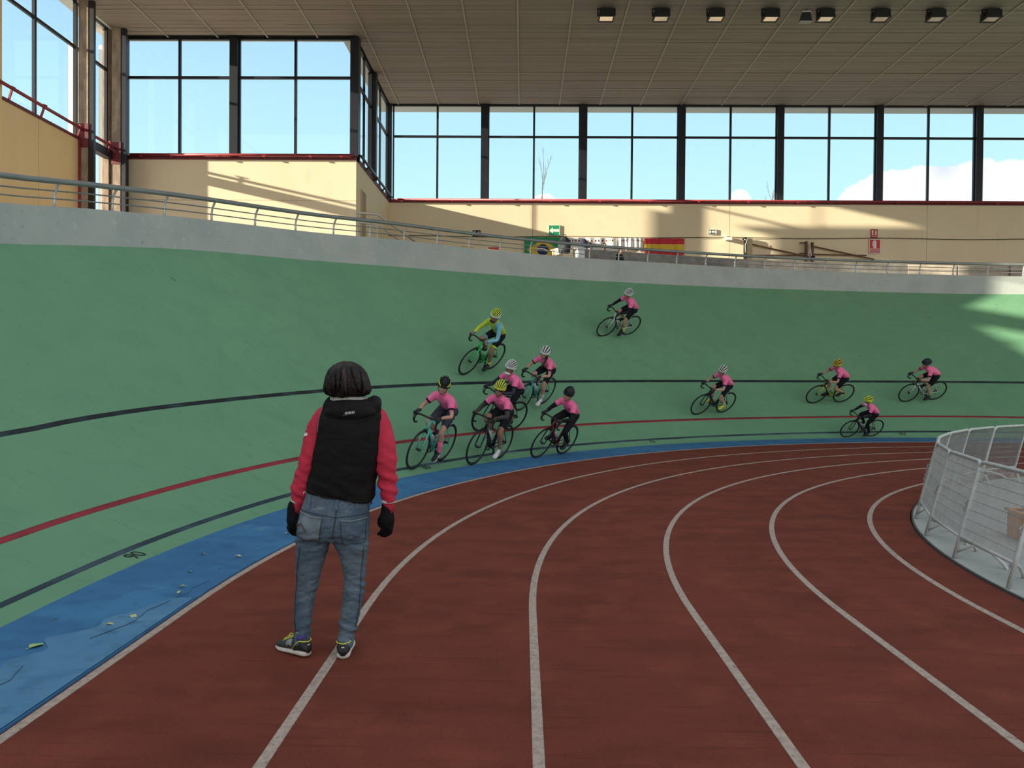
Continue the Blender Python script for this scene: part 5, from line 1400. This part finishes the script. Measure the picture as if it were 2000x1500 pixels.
# pale lining of the hood, standing round the neck
m = MB(); rr = []
for k in range(25):
    a = R_(-170+340*k/24)-PI/2; c0 = Vector((cx(680),.0,cz(778)))
    d = Vector((math.cos(a)*.104, math.sin(a)*.086, 0)); t_ = .012*math.cos(a*1.0)
    rr.append([c0+d*1.0+Vector((0,0,-.012)), c0+d*1.07+Vector((0,0,.004)), c0+d*.98+Vector((0,0,.021)), c0+d*.86+Vector((0,0,.012))])
m.rings(rr); put('hood_lining', m, mat('pale_lining', (.40,.39,.35), .85, var=.25, vscale=30), vest, smooth=True)
seam('hood_seam', vb, [(cx(640),cz(812)),(cx(668),cz(818)),(cx(705),cz(818)),(cx(736),cz(808))], .0032, mat('vest_seam', (.004,.004,.004), .8), vest, .001, 40)
seam('shoulder_piping', vb, [(cx(633),cz(795)),(cx(629),cz(815)),(cx(628),cz(840))], .0022, mat('grey_piping', (.16,.16,.16), .7), vest, .002)
seam('vest_hem', vb, [(cx(606),cz(949)),(cx(640),cz(961)),(cx(690),cz(969)),(cx(722),cz(972))], .0030, MATS['vest_seam'], vest, .001, 40)
LOGO = mat('grey_logo_thread', (.42,.40,.40), .7)
lx = cx(685)
for k, (w, h0, h1) in enumerate(((5,.5,4),(2.2,0,4.6),(3.2,0,4.8),(2.4,0,4.6),(3.0,.2,5.0),(1.8,0,4.8))):
    x0 = 684+k*3.3; decal('logo_letter', vb, [(cx(x0),cz(803-h0-.25*k)),(cx(x0+w*.85),cz(803-h0-.25*k)),(cx(x0+w*.85+1.2),cz(803-h1-.25*k)),(cx(x0+1.2),cz(803-h1-.25*k))], LOGO, vest, 2, 2, .0025, .001)
decal('logo_stroke', vb, [(cx(680),cz(805.5)),(cx(690),cz(804)),(cx(691),cz(803)),(cx(682),cz(804.5))], mat('dim_logo_thread', (.16,.15,.15), .7), vest, 3, 2, .0025, .001)
m = MB(); m.tube([(cx(602),-.03,cz(955)),(cx(598),-.05,cz(957)),(cx(596),-.045,cz(962))], .004, 6); put('cord_end', m, TAGW, vest, smooth=True)
m = MB(); m.tube([(cx(724),-.03,cz(972)),(cx(729),-.04,cz(974)),(cx(728),-.04,cz(979))], .005, 6); put('cord_end', m, BLACK, vest, smooth=True)
# hair
hm = MB(); rr = []
HP = [(1.664,.022,.026),(1.657,.050,.056),(1.640,.074,.086),(1.610,.096,.108),(1.575,.106,.116),(1.54,.111,.117),(1.512,.114,.112),(1.490,.110,.102),(1.474,.096,.090),(1.466,.074,.072)]
for z, a, d_ in HP: rr.append(ering((cx(678)-.002*(1.664-z)/.2*0,-.012,z), a, d_, 36, 0, 2.1))
hm.rings(rr)
hme = vox(hm, .0085, 2, HAIR, 'hair')
for v in hme.vertices:
    p = v.co; a = math.atan2(p.y+.012, p.x-cx(678)); low = max(0, min(1, (1.60-p.z)/.12))
    n = noise.noise(Vector((math.cos(a)*5.5, math.sin(a)*5.5, p.z*3.5))) + .6*noise.noise(Vector((math.cos(a)*13, math.sin(a)*13, p.z*5)))
    v.co = p+v.normal*(.004+.0085*low)*n
    if p.y > .055 and 1.42 < p.z < 1.60 and abs(p.x-HC.x) < .07: v.co.y -= .045    # the face stays free
hair = ob('hair', hme, coach)
rnd = random.Random(4)
for k in range(70):      # locks hanging over the mass
    a = rnd.uniform(PI*1.02, PI*1.98) if k < 34 else rnd.choice((rnd.uniform(-.35,.25), rnd.uniform(PI-.25,PI+.3)))
    z0 = rnd.uniform(1.55,1.650); P = []; ph = rnd.uniform(-.22,.22)
    z1 = rnd.uniform(1.450,1.50); q_ = rnd.uniform(-.2,1.7)
    for j in range(6):
        t = j/5; z = z0+(z1-z0)*t
        i = 0
        while i < len(HP)-2 and HP[i+1][0] > z: i += 1
        u = (HP[i][0]-z)/(HP[i][0]-HP[i+1][0]); A = HP[i][1]*(1-u)+HP[i+1][1]*u; B = HP[i][2]*(1-u)+HP[i+1][2]*u
        fl = 1.02+(.07 if k < 48 else .13)*t*t*q_
        P.append((cx(678)+A*fl*math.cos(a+ph*t), -.012+B*fl*math.sin(a+ph*t), z))
    m = MB(); m.tube(P, [.004,.009,.011,.010,.008,.002], 6, flat=1.7); put('hair_lock', m, HAIR, hair, smooth=True)
# gloves with five fingers each
def coach_glove(wx, wy, wz, sd):
    m = MB(); w = Vector((wx,wy,wz))
    m.limb([w+Vector((0,0,.03)), w, w+Vector((-.004*sd,.004,-.045)), w+Vector((-.004*sd,.012,-.078))], [.034,.036,.045,.040], 14, 4)
    for j in range(4):       # fingers spread along the palm, curling inwards and forwards
        o_ = w+Vector((.030*sd*(1-j*.62)*.8, -.020+.018*j, -.086))
        L = (.9,1.05,1.0,.82)[j]
        o_ = w+Vector((.026*sd*(.9-.60*j), .002-.010*abs(j-1.5), -.084))
        m.tube([o_, o_+Vector((-.004*sd,.012,-.028*L)), o_+Vector((-.013*sd,.026,-.048*L)), o_+Vector((-.026*sd,.034,-.058*L)), o_+Vector((-.036*sd,.034,-.060*L))], [.0135,.0130,.0120,.0108,.0080], 9)
    t0 = w+Vector((-.030*sd,.012,-.030))
    m.tube([t0, t0+Vector((-.016*sd,.012,-.022)), t0+Vector((-.020*sd,.020,-.046)), t0+Vector((-.016*sd,.024,-.064))], [.0165,.0150,.0130,.0095], 9)
    return m
GL = mat('coach_black_glove', (.007,.007,.008), .8, spec=.15, bump=.3, bscale=40)
put('glove', coach_glove(cx(573),.0,cz(997),-1), GL, coach, smooth=True)
put('glove', coach_glove(cx(756),.022,cz(997),1), GL, coach, smooth=True)
# trainers
SOLE = mat('off_white_sole', (.62,.56,.49), .7, var=.1, vscale=20); UPP = mat('grey_mesh_upper', (.045,.042,.050), .8, var=.3, vscale=40); HEELC = mat('black_heel_counter', (.012,.012,.012), .6)
NEON = mat('neon_yellow_trim', (.62,.66,.08), .7); PURP = mat('violet_lining', (.06,.05,.20), .8); SILV = mat('silver_overlay', (.28,.30,.27), .6); SOCKG = mat('grey_sock', (.30,.31,.33), .9)
def trainer(heel, yaw, lift=0.0, scale=1.0):
    """shoe in its own frame: +x to the toe, heel at the origin; lift raises the heel"""
    t = ob('trainer', None, coach); t.location = heel; t.rotation_euler = (0, lift, yaw); t.scale = (scale,)*3
    prof = [(-.012,.022),(.004,.033),(.04,.037),(.09,.036),(.14,.041),(.19,.047),(.225,.044),(.255,.034),(.275,.016)]
    def rg(x, w, z0, z1, n=14, p=2.6):
        out = []
        for j in range(n):
            a = 2*PI*j/n; ca, sa = math.cos(a), math.sin(a)
            out.append(Vector((x, w*math.copysign(abs(ca)**(2/p), ca), (z0+z1)/2+(z1-z0)/2*math.copysign(abs(sa)**(2/p), sa))))
        return out
    m = MB(); m.rings([rg(x, w*1.06, .0+(.010 if x > .24 else 0)+(.004 if x < 0 else 0), .031+(.008 if x < .05 else 0)) for x, w in prof], True); so = put('sole', m, SOLE, t, smooth=True)
    top = [.060,.098,.110,.106,.086,.068,.060,.052,.040]
    m = MB(); m.rings([rg(x, w*.94*(1 if k not in (0,) else .9), .018, top[k], p=2.2) for k, (x, w) in enumerate(prof)]); put('upper', m, UPP, t, smooth=True)
    m = MB(); m.rings([rg(x, w, .022, z, p=2.2) for x, w, z in ((-.018,.020,.055),(-.006,.033,.086),(.02,.0385,.092),(.055,.0375,.070),(.085,.0365,.042))]); put('heel_counter', m, HEELC, t, smooth=True)
    m = MB(); P = [(.088,.0375,.040),(.055,.039,.072),(.02,.040,.094),(-.004,.030,.092),(-.016,.0,.088),(-.004,-.030,.092),(.02,-.040,.094),(.055,-.039,.072),(.088,-.0375,.040)]
    m.tube(P, .0032, 6); put('neon_piping', m, NEON, t, smooth=True)
    m = MB(); m.tube([(.045,0,.090),(.050,0,.106),(.055,0,.112)], [.034,.034,.030], 14); put('lining', m, PURP, t, smooth=True)
    m = MB(); m.rings([rg(x, w, z0, z1, p=2.2) for x, w, z0, z1 in ((.10,.037,.035,.096),(.125,.0385,.030,.092),(.15,.0415,.030,.080))]); put('side_overlay', m, SILV, t, smooth=True)
    m = MB()
    for k in range(5): x = .105+.022*k; z = .108-.0090*k; m.tube([(x,-.022,z-.008),(x+.006,0,z+.004),(x,.022,z-.008)], .0034, 5)
    m.tube([(.205,0,.066),(.16,.004,.088),(.11,.006,.112)], .0032, 5)
    m.tube([(.11,.0,.112),(.118,.022,.122),(.126,.038,.104)], .003, 5); m.tube([(.11,.0,.112),(.118,-.022,.122),(.126,-.036,.106)], .003, 5)
    put('laces', m, NEON, t, smooth=True)
    m = MB(); m.tube([(.056,0,.085),(.060,0,.135)], [.026,.026], 14); put('sock', m, SOCKG, t, smooth=True)
    m = MB(); m.lohi((-.0205,-.008,.068),(-.016,.008,.073)); put('heel_dot', m, TAGW, t)
    return t
trainer((cx(606),-.055,.008), R_(144), R_(2.5), .95)
trainer((cx(678),-.075,.002), R_(97), 0)

# ------------------------------------------------------------------ spectators behind the railing
def spectator(label, pos, face, h, top, trousers, hairm, seed):
    t = thing('person', label, 'person', pos, face)
    k = h/1.7
    b = MB()
    b.rings([ering((0,0,.80*k),.14*k,.09*k),ering((0,0,.95*k),.145*k,.095*k),ering((0,0,1.2*k),.16*k,.10*k),ering((0,0,1.36*k),.15*k,.085*k),ering((0,0,1.43*k),.06*k,.055*k)])
    b.limb([(0,0,1.40*k),(0,.005,1.50*k)], [.052*k,.048*k], 12)
    hc = Vector((0,.01*k,1.575*k))
    b.ell(hc+Vector((0,-.005,.02))*k, (.074*k,.092*k,.096*k)); b.ell(hc+Vector((0,.033*k,-.05*k)), (.056*k,.060*k,.066*k)); b.ell(hc+Vector((0,.098*k,-.03*k)), (.014*k,.020*k,.020*k))
    arms = {}
    for sx in (-1,1):
        b.limb([(sx*.085*k,0,.84*k),(sx*.09*k,.01,.46*k),(sx*.09*k,-.01,.08*k)], [.085*k,.056*k,.038*k], 12)
        b.limb([(sx*.09*k,-.02,.07*k),(sx*.10*k,.12*k,.035*k)], [.036*k,.030*k], 8)
        A = [Vector((sx*.17*k,0,1.37*k)), Vector((sx*.215*k,.06*k,1.12*k)), Vector((sx*.14*k,.24*k,1.02*k))]; arms[sx] = A
        b.limb(A, [.046*k,.036*k,.025*k], 10)
    body = ob('body', vox(b, .016, 3, SKIN, 'body'), t)
    m = MB()
    for sx in (-1,1): m.ell(hc+Vector((sx*.029*k,.092*k,-.008*k)), (.012*k,.007*k,.008*k), nu=8, nv=6)
    put('eyes', m, MATS['eye_dark'], body, smooth=True)
    m = MB(); m.ell(hc+Vector((0,.094*k,-.07*k)), (.022*k,.008*k,.006*k), nu=8, nv=6); put('mouth', m, MATS['lips'], body, smooth=True)
    for sx in (-1,1):
        e = arms[sx][2]; m = MB()
        m.ell(e+Vector((-.008*sx,.03,-.004)), (.022,.04,.030))
        for j in range(4): m.tube([e+Vector((-.01*sx,.055,.022-.014*j)), e+Vector((-.02*sx,.085,.020-.014*j)), e+Vector((-.045*sx,.095,.016-.014*j))], [.0095,.009,.007], 6)
        m.tube([e+Vector((-.02*sx,.02,.02)), e+Vector((-.035*sx,.05,.04)), e+Vector((-.045*sx,.07,.042))], [.011,.010,.007], 6)
        put('hand', m, SKIN, body, smooth=True)
    c_ = MB(); c_.rings([ering((0,0,.82*k),.165*k,.115*k),ering((0,0,1.0*k),.165*k,.115*k),ering((0,0,1.22*k),.18*k,.12*k),ering((0,0,1.37*k),.17*k,.10*k),ering((0,0,1.44*k),.075*k,.068*k)])
    for sx in (-1,1): c_.limb([arms[sx][0], arms[sx][1], arms[sx][1].lerp(arms[sx][2],.85)], [.066*k,.054*k,.042*k], 12)
    ob('jacket', vox(c_, .016, 3, top, 'jacket'), t)
    c_ = MB(); c_.rings([ering((0,0,.76*k),.155*k,.105*k),ering((0,0,.90*k),.16*k,.11*k)])
    for sx in (-1,1): c_.limb([(sx*.085*k,0,.82*k),(sx*.09*k,.01,.46*k),(sx*.09*k,-.01,.10*k)], [.098*k,.070*k,.055*k], 12)
    ob('trousers', vox(c_, .016, 3, trousers, 'trousers'), t)
    m = MB(); m.ell(hc+Vector((0,-.020*k,.035*k)), (.086*k,.094*k,.092*k)); m.ell(hc+Vector((0,-.05*k,-.02*k)), (.078*k,.055*k,.07*k)); put('hair', m, hairm, t, smooth=True)
    for sx in (-1,1):
        m = MB(); m.limb([(sx*.09*k,-.035,.035),(sx*.095*k,.05,.04),(sx*.10*k,.14*k,.03)], [.036,.040,.030], 10); put('shoe', m, BLACK, t, smooth=True)
    return t
DKT = mat('black_jacket', (.010,.010,.012), .8); TRS = mat('dark_trousers', (.03,.03,.04), .85)
q = rp(6.75, 64.9, par_z(64.9)-.95); spectator('person in black jacket standing right behind the railing', q, R_(-120), 1.57, DKT, TRS, BROWNH, 1)
q = rp(8.15, 65.6, par_z(65)-.95+.30); spectator('person whose head shows above the rail below the short white banner', q, R_(-150), 1.62, mat('brown_coat', (.07,.045,.035), .8), TRS, BROWNH, 2)
q = rp(8.15, 64.2, par_z(64)-.95+.30); spectator('person whose dark hair just shows above the rail below the long banner', q, R_(-80), 1.60, mat('wine_coat', (.07,.02,.025), .8), TRS, mat('dark_red_hair', (.04,.012,.012), .7), 3)
